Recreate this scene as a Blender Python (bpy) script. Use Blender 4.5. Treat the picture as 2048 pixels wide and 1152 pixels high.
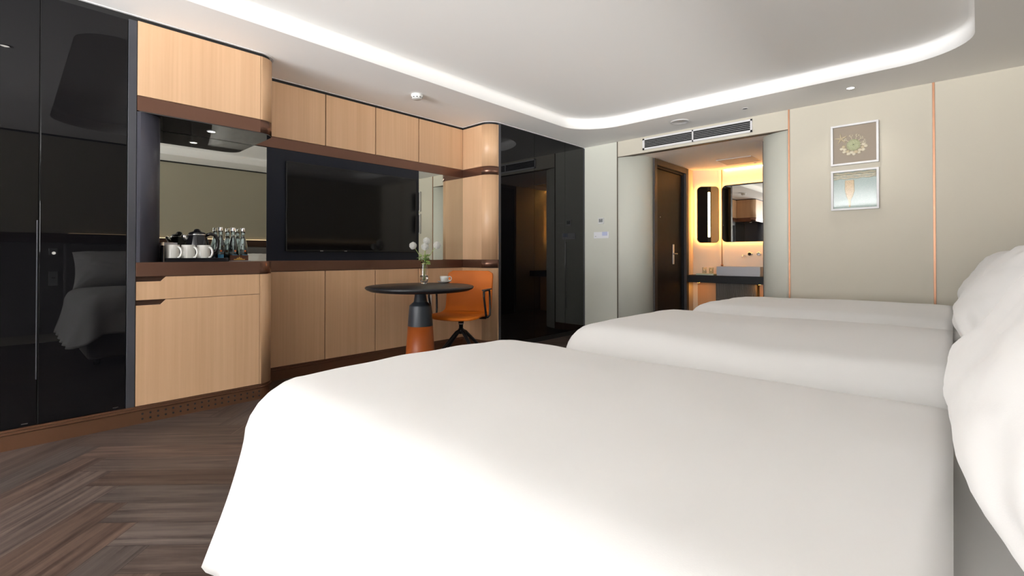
import bpy, bmesh, math, random
from mathutils import Vector, Matrix, noise
PI = math.pi
random.seed(7)
scn = bpy.context.scene
C = scn.collection
for o in list(bpy.data.objects): bpy.data.objects.remove(o)

# ------------------------------------------------------------------ camera
cam = bpy.data.cameras.new('camera'); camo = bpy.data.objects.new('camera', cam); C.objects.link(camo)
camo.location = (3.5765, 0.0, 1.0064)
camo.rotation_euler = (math.radians(90.5145), 0, math.radians(43.0516))
cam.sensor_width = 36.0; cam.lens = 943.61 / 2048 * 36; cam.shift_y = -(576 - 504.28) / 2048
cam.clip_start = 0.02
scn.camera = camo
# ------------------------------------------------------------------ colour management, world, lights
vs = scn.view_settings
vs.view_transform = 'Standard'; vs.look = 'None'; vs.gamma = 1.0; vs.use_curve_mapping = False
vs.exposure = 0.30
scn.cycles.max_bounces = 10; scn.cycles.diffuse_bounces = 6; scn.cycles.glossy_bounces = 5
scn.cycles.transparent_max_bounces = 12; scn.cycles.transmission_bounces = 8
w = bpy.data.worlds.new('world'); scn.world = w; w.use_nodes = True
w.node_tree.nodes['Background'].inputs[0].default_value = (0.80, 0.90, 1.0, 1)
w.node_tree.nodes['Background'].inputs[1].default_value = 2.0

def area(name, loc, rot, sx, sy, power, col, spread=180):
    l = bpy.data.lights.new(name, 'AREA'); l.shape = 'RECTANGLE'; l.size = sx; l.size_y = sy
    l.energy = power; l.color = col; l.spread = math.radians(spread)
    o = bpy.data.objects.new(name, l); o.location = loc; o.rotation_euler = rot; C.objects.link(o); return o
# daylight entering through the two windows of the wall behind the camera as
# level sky light, plus unseen upward lamps added to brighten the ceiling
for wxc, wxs in ((.95, 2.0), (3.1, 1.85)):
    area('window_daylight', (wxc, -6.10, 1.40), (PI/2, 0, 0), wxs, 1.9, 34*wxs/2, (0.98, 0.985, 1.0))
    area('window_uplight', (wxc, -6.10, 1.40), (PI/2+.75, 0, 0), wxs, 1.9, 440*wxs/2, (0.98, 0.985, 1.0), 97)
area('window_uplight', (4.12, -4.0, 1.60), (PI/2+.6, 0, PI/2), 2.3, 1.3, 170, (0.98, 0.985, 1.0), 130)  # unseen lamp added to lighten the left cabinets and ceiling from the side

# light strip lying on the ledge of the headboard wall, thrown up across the ceiling
area('ledge_strip_light', (4.165, 2.3, 1.30), (0, math.radians(90+19), 0), .05, 5.4, 10.5, (1.0, 0.98, 0.95), 42)

# ------------------------------------------------------------------ materials
def new_mat(name):
    m = bpy.data.materials.new(name); m.use_nodes = True
    return m, m.node_tree, m.node_tree.nodes['Principled BSDF']
def mat(name, col, rough=.5, metal=0., ior=1.5, spec=.5, bump=0., bscale=200., coat=0., var=0., vscale=3., sheen=0.):
    m, nt, b = new_mat(name)
    b.inputs['Base Color'].default_value = (*col, 1); b.inputs['Roughness'].default_value = rough
    b.inputs['Metallic'].default_value = metal; b.inputs['IOR'].default_value = ior
    b.inputs['Specular IOR Level'].default_value = spec; b.inputs['Coat Weight'].default_value = coat
    b.inputs['Sheen Weight'].default_value = sheen
    tc = nt.nodes.new('ShaderNodeTexCoord')
    if bump > 0:
        n = nt.nodes.new('ShaderNodeTexNoise'); n.inputs['Scale'].default_value = bscale; n.inputs['Detail'].default_value = 3
        bp = nt.nodes.new('ShaderNodeBump'); bp.inputs['Strength'].default_value = bump; bp.inputs['Distance'].default_value = .002
        nt.links.new(tc.outputs['Object'], n.inputs['Vector']); nt.links.new(n.outputs['Fac'], bp.inputs['Height'])
        nt.links.new(bp.outputs['Normal'], b.inputs['Normal'])
    if var > 0:
        n = nt.nodes.new('ShaderNodeTexNoise'); n.inputs['Scale'].default_value = vscale; n.inputs['Detail'].default_value = 4
        nt.links.new(tc.outputs['Object'], n.inputs['Vector'])
        mx = nt.nodes.new('ShaderNodeMixRGB'); mx.inputs[1].default_value = (*[c*(1-var) for c in col], 1)
        mx.inputs[2].default_value = (*[min(1, c*(1+var)) for c in col], 1)
        nt.links.new(n.outputs['Fac'], mx.inputs[0]); nt.links.new(mx.outputs[0], b.inputs['Base Color'])
    return m
def emit(name, col, s):
    m, nt, b = new_mat(name); b.inputs['Base Color'].default_value = (*col, 1)
    b.inputs['Emission Color'].default_value = (*col, 1); b.inputs['Emission Strength'].default_value = s
    return m
def wood(name, dark, light, rough=.42, axis='Z'):
    m, nt, b = new_mat(name)
    tc = nt.nodes.new('ShaderNodeTexCoord'); mp = nt.nodes.new('ShaderNodeMapping')
    oi = nt.nodes.new('ShaderNodeObjectInfo'); ad = nt.nodes.new('ShaderNodeVectorMath')
    s = {'Z': (55, 55, 1.0)}[axis]
    mp.inputs['Scale'].default_value = s
    sc = nt.nodes.new('ShaderNodeVectorMath'); sc.operation = 'SCALE'; sc.inputs[3].default_value = 9.7
    cmb = nt.nodes.new('ShaderNodeCombineXYZ')
    for i in range(3): nt.links.new(oi.outputs['Random'], cmb.inputs[i])
    nt.links.new(cmb.outputs[0], sc.inputs[0])
    nt.links.new(tc.outputs['Object'], ad.inputs[0]); nt.links.new(sc.outputs[0], ad.inputs[1])
    nt.links.new(ad.outputs[0], mp.inputs['Vector'])
    n1 = nt.nodes.new('ShaderNodeTexNoise'); n1.inputs['Scale'].default_value = 1; n1.inputs['Detail'].default_value = 6; n1.inputs['Roughness'].default_value = .6
    nt.links.new(mp.outputs[0], n1.inputs['Vector'])
    mp2 = nt.nodes.new('ShaderNodeMapping'); mp2.inputs['Scale'].default_value = (9, 9, .25)
    nt.links.new(ad.outputs[0], mp2.inputs['Vector'])
    n2 = nt.nodes.new('ShaderNodeTexNoise'); n2.inputs['Scale'].default_value = 1; n2.inputs['Detail'].default_value = 3
    nt.links.new(mp2.outputs[0], n2.inputs['Vector'])
    mx0 = nt.nodes.new('ShaderNodeMath'); mx0.operation = 'ADD'
    h = nt.nodes.new('ShaderNodeMath'); h.operation = 'MULTIPLY'; h.inputs[1].default_value = .5
    h2 = nt.nodes.new('ShaderNodeMath'); h2.operation = 'MULTIPLY'; h2.inputs[1].default_value = .5
    nt.links.new(n1.outputs['Fac'], h.inputs[0]); nt.links.new(n2.outputs['Fac'], h2.inputs[0])
    nt.links.new(h.outputs[0], mx0.inputs[0]); nt.links.new(h2.outputs[0], mx0.inputs[1])
    r = nt.nodes.new('ShaderNodeValToRGB'); r.color_ramp.elements[0].position = .3; r.color_ramp.elements[1].position = .7
    r.color_ramp.elements[0].color = (*dark, 1); r.color_ramp.elements[1].color = (*light, 1)
    nt.links.new(mx0.outputs[0], r.inputs[0]); nt.links.new(r.outputs[0], b.inputs['Base Color'])
    b.inputs['Roughness'].default_value = rough
    return m
def glass(name, tint=(1, 1, 1), rough=0., ior=1.5):
    m, nt, b = new_mat(name)
    b.inputs['Base Color'].default_value = (*tint, 1); b.inputs['Transmission Weight'].default_value = 1
    b.inputs['Roughness'].default_value = rough; b.inputs['IOR'].default_value = ior
    return m
def pane(name, ior=1.5, tint=(1, 1, 1), mixc=None):
    m, nt, b = new_mat(name); nt.nodes.remove(b)
    out = nt.nodes['Material Output']
    t = nt.nodes.new('ShaderNodeBsdfTransparent'); t.inputs[0].default_value = (*tint, 1)
    g = nt.nodes.new('ShaderNodeBsdfGlossy'); g.inputs['Roughness'].default_value = .01
    f = nt.nodes.new('ShaderNodeFresnel'); f.inputs[0].default_value = ior
    mx = nt.nodes.new('ShaderNodeMixShader')
    nt.links.new(f.outputs[0], mx.inputs[0]); nt.links.new(t.outputs[0], mx.inputs[1]); nt.links.new(g.outputs[0], mx.inputs[2])
    nt.links.new(mx.outputs[0], out.inputs['Surface'])
    if mixc is not None:
        nt.links.remove(mx.inputs[0].links[0]); mx.inputs[0].default_value = mixc
    return m
def dot_mat(name, base, colr, scale, thr):
    # fine cells, used for the beadwork and the mosaic of the pictures
    m, nt, b = new_mat(name); tc = nt.nodes.new('ShaderNodeTexCoord')
    v = nt.nodes.new('ShaderNodeTexVoronoi'); v.inputs['Scale'].default_value = scale
    nt.links.new(tc.outputs['Object'], v.inputs['Vector'])
    r = nt.nodes.new('ShaderNodeValToRGB'); r.color_ramp.elements[0].position = thr*.5; r.color_ramp.elements[1].position = thr
    r.color_ramp.elements[0].color = (*colr, 1); r.color_ramp.elements[1].color = (*base, 1)
    nt.links.new(v.outputs['Distance'], r.inputs[0]); nt.links.new(r.outputs[0], b.inputs['Base Color']); b.inputs['Roughness'].default_value = .7
    return m

M = dict(
 ceiling=mat('ceiling_paint', (.90, .89, .87), .9),
 wall=mat('wall_covering', (.56, .52, .43), .75, bump=.15, bscale=350),
 wallpale=mat('pale_wall_covering', (.62, .62, .54), .75, bump=.15, bscale=350),  # same wall covering, with cool light painted in as a paler colour
 wallplain=mat('plain_wall_paint', (.5, .48, .44), .9),
 headwall=mat('headboard_wall_panel', (.33, .30, .225), .7, bump=.1, bscale=300),
 bathwall=mat('alcove_wall', (.72, .62, .50), .6),
 oak=wood('light_oak_veneer', (.56, .345, .195), (.69, .45, .27)),
 bronze=mat('brown_bronze_metal', (.185, .096, .066), .27, metal=.75),
 bronzedk=mat('brown_bronze_groove', (.06, .03, .02), .5, metal=.5),
 base=mat('bronze_skirting', (.17, .082, .045), .38, metal=.55),
 copper=mat('copper_trim', (.34, .18, .11), .45, metal=1.),
 dkline=mat('dark_trim', (.10, .075, .05), .5, metal=.5),
 gap=mat('black_shadow_gap', (.008, .008, .008), .6),
 blackglass=mat('black_lacquered_glass', (.004, .004, .005), .012, ior=1.42),
 jamb=mat('blue_grey_lacquer', (.062, .064, .085), .4),
 jambdk=mat('dark_grey_frame', (.05, .052, .062), .35),
 soffit=mat('smoked_black_gloss', (.012, .012, .013), .03, ior=1.9),
 mirror=mat('mirror_silver', (.62, .63, .58), .0, metal=1.),
 mirrorbath=mat('clear_mirror', (.80, .78, .72), .0, metal=1.),
 tvpanel=mat('blue_black_panel', (.009, .011, .018), .22, spec=.3),
 tvbezel=mat('television_bezel', (.006, .006, .007), .25),
 tvscreen=mat('television_screen', (.003, .003, .004), .07, ior=1.45),
 white=mat('white_plastic', (.66, .66, .64), .4),
 whitepaint=mat('white_frame_paint', (.66, .65, .65), .45),
 grey=mat('grey_plastic', (.35, .36, .36), .5),
 dark=mat('dark_void', (.01, .01, .01), .8),
 linen=mat('white_cotton', (.71, .70, .683), .85, sheen=.2, bump=.05, bscale=600),
 sheet=mat('white_sheet', (.62, .61, .59), .85),
 bedbase=mat('bed_base_fabric', (.30, .28, .26), .9),
 headboard=mat('headboard_fabric', (.13, .12, .115), .9),
 doorwood=mat('dark_door_laminate', (.016, .017, .019), .5, spec=.12, var=.25, vscale=12),
 doorframe=mat('dark_door_frame', (.055, .048, .045), .5, spec=.3),
 steel=mat('brushed_steel', (.42, .42, .42), .3, metal=1.),
 chrome=mat('chrome', (.85, .85, .85), .06, metal=1.),
 tabletop=mat('matt_black_top', (.014, .015, .018), .38),
 tabletrim=mat('matt_navy_black', (.028, .034, .043), .42),
 leather=mat('orange_leather', (.56, .135, .006), .55, spec=.3, bump=.12, bscale=400),
 leatherbrown=mat('tan_brown_leather', (.30, .066, .010), .42, spec=.35, bump=.12, bscale=400, var=.1, vscale=6),
 blackmetal=mat('black_metal', (.012, .012, .014), .35),
 ceramic=mat('white_ceramic', (.62, .615, .58), .15),
 sinkceramic=mat('grey_white_ceramic', (.42, .42, .44), .3),
 kettle=mat('black_kettle_gloss', (.008, .008, .01), .06),
 glass=glass('clear_glass', (.97, .99, .99)),
 bottle=glass('bottle_glass', (.86, .96, .98)),
 water=glass('water', (.97, .99, 1.), ior=1.33),
 pane=pane('picture_glass'), thinglass=pane('thin_glass', tint=(.9, .92, .9), mixc=.10),
 leaf=mat('green_leaf', (.15, .27, .06), .55),
 stem=mat('pale_green_stem', (.32, .42, .12), .5),
 petal=mat('white_petal', (.74, .74, .70), .8),
 blue=mat('blue_label_print', (.05, .28, .50), .5),
 orange=mat('orange_label_print', (.75, .20, .05), .5),
 gold=mat('gold_print', (.75, .48, .12), .4, metal=.3),
 browncard=mat('brown_card', (.10, .035, .02), .5),
 greycard=mat('grey_card', (.42, .41, .43), .6),
 beigecard=mat('beige_card', (.60, .48, .34), .6),
 taupe=mat('taupe_linen', (.38, .31, .235), .85, bump=.3, bscale=900),
 shell=mat('cream_shell', (.74, .66, .50), .6, bump=.3, bscale=500),
 star=mat('tan_starfish', (.66, .55, .36), .7, bump=.4, bscale=700),
 urchin=dot_mat('green_urchin', (.42, .44, .24), (.62, .62, .42), 190, .5),
 sea=dot_mat('pale_aqua_mosaic', (.40, .49, .45), (.50, .56, .52), 130, .4),
 bead=dot_mat('amber_beads', (.56, .40, .22), (.78, .60, .36), 240, .6),
 bark=mat('birch_strip', (.55, .50, .37), .8, var=.35, vscale=60),
 led=emit('warm_led', (1., .50, .12), 36.),
 ledsoft=emit('warm_led_soft', (1., .70, .42), 3.),
 ledbar=emit('warm_light_bar', (1., .80, .42), 5.),
 lamp=emit('lamp_white', (1., .95, .88), 14.),
 marble=mat('black_stone', (.006, .0055, .0055), .5, spec=.25),
 flute=mat('dark_fluted_panel', (.14, .125, .11), .45),
 paper=mat('paper', (.78, .78, .80), .7), bluepaper=mat('pale_blue_print', (.50, .54, .72), .7),
 palegreen=mat('pale_green_tray', (.40, .46, .36), .5),
 woodbath=wood('alcove_amber_wood', (.40, .20, .08), (.50, .27, .12)),
)
# floor: herringbone, one face per plank with its own random value and a UV running along it
def floor_mat():
    m, nt, b = new_mat('herringbone_planks')
    uv = nt.nodes.new('ShaderNodeUVMap'); uv.uv_map = 'UVMap'
    at = nt.nodes.new('ShaderNodeAttribute'); at.attribute_name = 'rnd'
    mp = nt.nodes.new('ShaderNodeMapping'); mp.inputs['Scale'].default_value = (2.2, 34, 1)
    nt.links.new(uv.outputs[0], mp.inputs['Vector'])
    cmb = nt.nodes.new('ShaderNodeCombineXYZ'); mul = nt.nodes.new('ShaderNodeMath'); mul.operation = 'MULTIPLY'; mul.inputs[1].default_value = 37.
    nt.links.new(at.outputs['Fac'], mul.inputs[0]); nt.links.new(mul.outputs[0], cmb.inputs[2])
    ad = nt.nodes.new('ShaderNodeVectorMath'); nt.links.new(mp.outputs[0], ad.inputs[0]); nt.links.new(cmb.outputs[0], ad.inputs[1])
    n = nt.nodes.new('ShaderNodeTexNoise'); n.inputs['Scale'].default_value = 1.; n.inputs['Detail'].default_value = 7; n.inputs['Roughness'].default_value = .62
    n.inputs['Distortion'].default_value = .6
    nt.links.new(ad.outputs[0], n.inputs['Vector'])
    r = nt.nodes.new('ShaderNodeValToRGB')
    r.color_ramp.elements[0].position = .28; r.color_ramp.elements[0].color = (.028, .018, .015, 1)
    r.color_ramp.elements[1].position = .72; r.color_ramp.elements[1].color = (.125, .086, .069, 1)
    nt.links.new(n.outputs['Fac'], r.inputs[0])
    hsv = nt.nodes.new('ShaderNodeHueSaturation')
    mr = nt.nodes.new('ShaderNodeMapRange'); mr.inputs[3].default_value = .72; mr.inputs[4].default_value = 1.25
    nt.links.new(at.outputs['Fac'], mr.inputs[0]); nt.links.new(mr.outputs[0], hsv.inputs['Value'])
    ms = nt.nodes.new('ShaderNodeMapRange'); ms.inputs[3].default_value = 1.15; ms.inputs[4].default_value = .6
    sn = nt.nodes.new('ShaderNodeMath'); sn.operation = 'FRACT'; m7 = nt.nodes.new('ShaderNodeMath'); m7.operation = 'MULTIPLY'; m7.inputs[1].default_value = 7.3
    nt.links.new(at.outputs['Fac'], m7.inputs[0]); nt.links.new(m7.outputs[0], sn.inputs[0]); nt.links.new(sn.outputs[0], ms.inputs[0])
    nt.links.new(ms.outputs[0], hsv.inputs['Saturation'])
    nt.links.new(r.outputs[0], hsv.inputs['Color']); nt.links.new(hsv.outputs[0], b.inputs['Base Color'])
    b.inputs['Roughness'].default_value = .45; b.inputs['Specular IOR Level'].default_value = .3
    bp = nt.nodes.new('ShaderNodeBump'); bp.inputs['Strength'].default_value = .15; bp.inputs['Distance'].default_value = .002
    nt.links.new(n.outputs['Fac'], bp.inputs['Height']); nt.links.new(bp.outputs['Normal'], b.inputs['Normal'])
    return m
M['floor'] = floor_mat()

# ------------------------------------------------------------------ mesh helpers
def B(): return bmesh.new()
def add_box(bm, lo, hi, bev=0., seg=2):
    t = bmesh.new()
    vs_ = [t.verts.new((x, y, z)) for x in (lo[0], hi[0]) for y in (lo[1], hi[1]) for z in (lo[2], hi[2])]
    for f in ((0, 1, 3, 2), (4, 6, 7, 5), (0, 4, 5, 1), (2, 3, 7, 6), (0, 2, 6, 4), (1, 5, 7, 3)): t.faces.new([vs_[i] for i in f])
    bmesh.ops.recalc_face_normals(t, faces=t.faces)
    if bev > 0: bmesh.ops.bevel(t, geom=list(t.edges), offset=bev, segments=seg, profile=.5, affect='EDGES')
    merge(bm, t); return bm
def merge(bm, t, mtx=None):
    if mtx is not None: bmesh.ops.transform(t, matrix=mtx, verts=t.verts)
    m = {v: bm.verts.new(v.co) for v in t.verts}
    for f in t.faces:
        try:
            g = bm.faces.new([m[v] for v in f.verts]); g.smooth = f.smooth
        except ValueError: pass
    t.free()
def add_prism(bm, pts, z0, z1, smooth=False):
    t = bmesh.new()
    a = [t.verts.new((p[0], p[1], z0)) for p in pts]; b = [t.verts.new((p[0], p[1], z1)) for p in pts]
    n = len(pts)
    t.faces.new(a[::-1]); t.faces.new(b)
    for i in range(n):
        f = t.faces.new((a[i], a[(i+1) % n], b[(i+1) % n], b[i])); f.smooth = smooth
    bmesh.ops.recalc_face_normals(t, faces=t.faces); merge(bm, t); return bm
def add_wallpath(bm, pts, z0, z1, th):
    """a strip standing along a plan path, thickened by th to the left of its direction"""
    n = len(pts); off = []
    for i in range(n):
        a = Vector(pts[max(i-1, 0)]); b = Vector(pts[min(i+1, n-1)]); d = (b-a).normalized(); off.append(Vector(pts[i]) + Vector((-d.y, d.x))*th)
    t = bmesh.new()
    q = [[t.verts.new((p[0], p[1], z)) for p in pp for z in (z0, z1)] for pp in (pts, off)]
    for i in range(n-1):
        for s in (0, 1):
            f = t.faces.new((q[s][2*i], q[s][2*i+2], q[s][2*i+3], q[s][2*i+1]))
        t.faces.new((q[0][2*i], q[0][2*i+2], q[1][2*i+2], q[1][2*i])); t.faces.new((q[0][2*i+1], q[0][2*i+3], q[1][2*i+3], q[1][2*i+1]))
    for i in (0, n-1): t.faces.new((q[0][2*i], q[0][2*i+1], q[1][2*i+1], q[1][2*i]))
    bmesh.ops.recalc_face_normals(t, faces=t.faces); merge(bm, t); return bm
def add_lathe(bm, prof, c=(0, 0, 0), n=40, cap=True):
    t = bmesh.new(); rings = []
    for r, z in prof:
        if r < 1e-6: rings.append([t.verts.new((0, 0, z))])
        else: rings.append([t.verts.new((r*math.cos(2*PI*k/n), r*math.sin(2*PI*k/n), z)) for k in range(n)])
    for a, b in zip(rings, rings[1:]):
        for k in range(n):
            k2 = (k+1) % n
            if len(a) == 1 and len(b) == 1: continue
            if len(a) == 1: f = t.faces.new((a[0], b[k], b[k2]))
            elif len(b) == 1: f = t.faces.new((a[k], b[0], a[k2]))
            else: f = t.faces.new((a[k], a[k2], b[k2], b[k]))
            f.smooth = True
    if cap:
        for r_ in (rings[0], rings[-1]):
            if len(r_) > 1: t.faces.new(r_)
    bmesh.ops.recalc_face_normals(t, faces=t.faces)
    merge(bm, t, Matrix.Translation(c)); return bm
def add_tube(bm, pts, r, n=10, closed=False):
    pts = [Vector(p) for p in pts]; N = len(pts); rs = r if isinstance(r, (list, tuple)) else [r]*N
    t = bmesh.new(); rings = []; up = None
    for i, p in enumerate(pts):
        if closed: d = (pts[(i+1) % N] - pts[i-1]).normalized()
        else: d = (pts[min(i+1, N-1)] - pts[max(i-1, 0)]).normalized()
        if up is None: up = Vector((0, 0, 1)) if abs(d.z) < .9 else Vector((1, 0, 0))
        x = up.cross(d)
        if x.length < 1e-5: x = Vector((1, 0, 0)).cross(d)
        x.normalize(); y = d.cross(x).normalized(); up = y
        rings.append([t.verts.new(p + (x*math.cos(2*PI*k/n) + y*math.sin(2*PI*k/n))*rs[i]) for k in range(n)])
    m = N if closed else N-1
    for i in range(m):
        a, b = rings[i], rings[(i+1) % N]
        for k in range(n):
            f = t.faces.new((a[k], a[(k+1) % n], b[(k+1) % n], b[k])); f.smooth = True
    if not closed:
        t.faces.new(rings[0][::-1]); t.faces.new(rings[-1])
    bmesh.ops.recalc_face_normals(t, faces=t.faces); merge(bm, t); return bm
def add_ball(bm, c, r, s=(1, 1, 1), sub=2):
    t = bmesh.new(); bmesh.ops.create_icosphere(t, subdivisions=sub, radius=r)
    for f in t.faces: f.smooth = True
    merge(bm, t, Matrix.Translation(c) @ Matrix.Diagonal((*s, 1))); return bm
def rrect(x0, x1, y0, y1, r, n=8):
    p = []
    for cx, cy, a in ((x1-r, y1-r, 0), (x0+r, y1-r, PI/2), (x0+r, y0+r, PI), (x1-r, y0+r, 1.5*PI)):
        p += [(cx+r*math.cos(a+PI/2*k/n), cy+r*math.sin(a+PI/2*k/n)) for k in range(n+1)]
    return p
def arc(cx, cy, rx, ry, a0, a1, n=12):
    return [(cx+rx*math.cos(a0+(a1-a0)*k/n), cy+ry*math.sin(a0+(a1-a0)*k/n)) for k in range(n+1)]
def obj(name, bm, m, parent=None, label=None, smooth=None, bevel=0):
    me = bpy.data.meshes.new(name)
    if parent is not None and parent.type == 'EMPTY' or parent is not None: org = Vector(parent['_w'])
    else:
        xs = [v.co for v in bm.verts]
        lo = Vector([min(v[i] for v in xs) for i in range(3)]); hi = Vector([max(v[i] for v in xs) for i in range(3)])
        org = Vector(((lo.x+hi.x)/2, (lo.y+hi.y)/2, lo.z))
    for v in bm.verts: v.co -= org
    bm.to_mesh(me); bm.free()
    for mm in (m if isinstance(m, (list, tuple)) else [m]): me.materials.append(mm)
    o = bpy.data.objects.new(name, me); C.objects.link(o)
    if parent is not None: o.parent = parent
    else: o.location = org
    o['_w'] = tuple(org)
    if label: o['label'] = label
    if smooth is not None:
        for p in me.polygons: p.use_smooth = smooth
    if bevel:
        md = o.modifiers.new('bevel', 'BEVEL'); md.width = bevel; md.segments = 2; md.limit_method = 'ANGLE'
    return o
def thing(name, label, cat, loc, group=None):
    o = bpy.data.objects.new(name, None); o.empty_display_size = .05; C.objects.link(o); o.location = loc
    o['_w'] = tuple(loc); o['label'] = label; o['category'] = cat
    if group: o['group'] = group
    return o
def tag(o, label, cat, group=None):
    o['label'] = label; o['category'] = cat
    if group: o['group'] = group
    return o
def struct(name, bm, m, **k):
    o = obj(name, bm, m, **k); o['kind'] = 'structure'; return o
def sthing(name, loc):
    o = bpy.data.objects.new(name, None); o.empty_display_size = .05; C.objects.link(o); o.location = loc; o['_w'] = tuple(loc); o['kind'] = 'structure'; return o
def dup(root, loc, label=None, rotz=None):
    def cp(o, par):
        c = o.copy(); C.objects.link(c); c.parent = par
        for ch in [x for x in bpy.data.objects if x.parent == o and x != c]: cp(ch, c)
        return c
    r = cp(root, None); r.location = loc
    if rotz is not None: r.rotation_euler = (0, 0, rotz)
    if label: r['label'] = label
    return r

# ------------------------------------------------------------------ measures
H = 2.45; DN = .436
YD, YW, YA, YB, YS = .116, .4857, .5286, 1.2191, 1.327
Y1, Y2, Y3, Y4, YP, YF = 1.9017, 2.3921, 2.8895, 3.4874, 3.6162, 5.2446
ZW, ZU, ZUB, ZC, ZCB, ZB = 2.426, 1.9734, 1.8851, .9704, .884, .1065
X1, X2, X3, ZL, XR = .4951, 2.4045, 3.4666, 2.2557, 4.2
YBK = -6.2

# ------------------------------------------------------------------ floor
def build_floor():
    wd, n = .148, 6
    a = Vector((1, 1, 0)).normalized(); b = Vector((1, -1, 0)).normalized()
    bm = B(); uvl = bm.loops.layers.uv.new('UVMap'); rl = bm.faces.layers.float.new('rnd')
    off = Vector((.06, .345, 0)); g = .0008
    lo = Vector((-.5, YBK-.1)); hi = Vector((XR+.1, 7.2))
    def plank(p0, q0, lp, lq, along):
        co = [(p0+g, q0+g), (p0+lp-g, q0+g), (p0+lp-g, q0+lq-g), (p0+g, q0+lq-g)]
        pts = [off + a*c[0] + b*c[1] for c in co]
        if all(p.x < lo.x for p in pts) or all(p.x > hi.x for p in pts) or all(p.y < lo.y for p in pts) or all(p.y > hi.y for p in pts): return
        vsx = [bm.verts.new(p) for p in pts]; f = bm.faces.new(vsx); f[rl] = random.random()
        f.normal_update()
        if f.normal.z < 0: f.normal_flip()
        for l in f.loops:
            c = co[vsx.index(l.vert)]
            l[uvl].uv = (c[0]-p0, c[1]-q0) if along == 0 else (c[1]-q0, c[0]-p0)
    for k in range(-70, 90):
        for j in range(-9, 10):
            p0 = (k + n*j)*wd; q0 = (k - n*j)*wd
            plank(p0, q0, n*wd, wd, 0)
            plank(p0, q0+wd, wd, n*wd, 1)
    # clip to the room rectangle
    for co, no in (((lo.x, 0, 0), (-1, 0, 0)), ((hi.x, 0, 0), (1, 0, 0)), ((0, lo.y, 0), (0, -1, 0)), ((0, hi.y, 0), (0, 1, 0))):
        bmesh.ops.bisect_plane(bm, geom=bm.verts[:]+bm.edges[:]+bm.faces[:], plane_co=co, plane_no=no, clear_outer=True)
    me = bpy.data.meshes.new('floor'); bm.to_mesh(me); bm.free(); me.materials.append(M['floor']); me.materials.append(M['gap'])
    o = bpy.data.objects.new('floor', me); C.objects.link(o); o['kind'] = 'structure'
    s = B(); add_box(s, (lo.x, lo.y, -.06), (hi.x, hi.y, -.002)); struct('floor_slab', s, M['gap'])
build_floor()
bpy.data.objects['floor_slab'].name = 'trim_1'

# ------------------------------------------------------------------ ceiling with its raised tray
def build_ceiling():
    bm = B()
    ctrl = []
    ctrl += arc(.41+.52, 4.625-.42, .52, .42, PI, PI/2, 14)            # far left corner
    ctrl += arc(3.69-.42, 4.625-.38, .42, .38, PI/2, 0, 14)            # far right corner
    ctrl += [(3.68, 3.9), (3.655, 3.0), (3.65, 2.0), (3.64, 1.2)]
    ctrl += arc(3.64-.5, .29+.6, .5, .6, 0, -PI/2, 12)
    ctrl += arc(.43+.22, .29+.22, .22, .22, -PI/2, -PI, 8)
    n = len(ctrl); cen = Vector((2.05, 2.5))
    rings = []
    def ring(d, z):
        r = []
        for i in range(n):
            p0 = Vector(ctrl[i-1]); p1 = Vector(ctrl[(i+1) % n]); t = (p1-p0).normalized(); nn = Vector((t.y, -t.x))
            if nn.dot(cen-Vector(ctrl[i])) < 0: nn = -nn
            q = Vector(ctrl[i]) + nn*d; r.append(bm.verts.new((q.x, q.y, z)))
        return r
    prof = [(0, H), (0, H+.085), (.004, H+.1), (.014, H+.111), (.03, H+.115)]
    rings = [ring(*p) for p in prof]
    for a_, b_ in zip(rings, rings[1:]):
        for i in range(n):
            f = bm.faces.new((a_[i], a_[(i+1) % n], b_[(i+1) % n], b_[i])); f.smooth = True
    bm.faces.new(rings[-1])
    # soffit
    oc = [(-.5, YBK-.1), (XR+.05, YBK-.1), (XR+.05, YF+.02), (-.5, YF+.02)]
    ov = [bm.verts.new((x, y, H)) for x, y in oc]
    es = []
    for i in range(4): es.append(bm.edges.new((ov[i], ov[(i+1) % 4])))
    for i in range(n):
        e = bm.edges.get((rings[0][i], rings[0][(i+1) % n])); es.append(e)
    bmesh.ops.triangle_fill(bm, use_beauty=True, use_dissolve=False, edges=es)
    add_box(bm, (-.6, YBK-.2, H+.13), (XR+.15, YF+.1, H+.18))
    struct('ceiling', bm, M['ceiling'])
    bm = B(); add_box(bm, (.3, YF+.021, ZL), (2.75, 7.3, ZL+.05)); struct('ceiling_alcove', bm, M['ceiling'])
build_ceiling()
bpy.data.objects['ceiling_alcove'].name = 'ceiling.001'

# ------------------------------------------------------------------ room walls
bm = B(); add_box(bm, (-.6, YBK-.1, 0), (-.47, YF+.1, H+.1)); struct('wall_left', bm, M['wallplain'])
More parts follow.
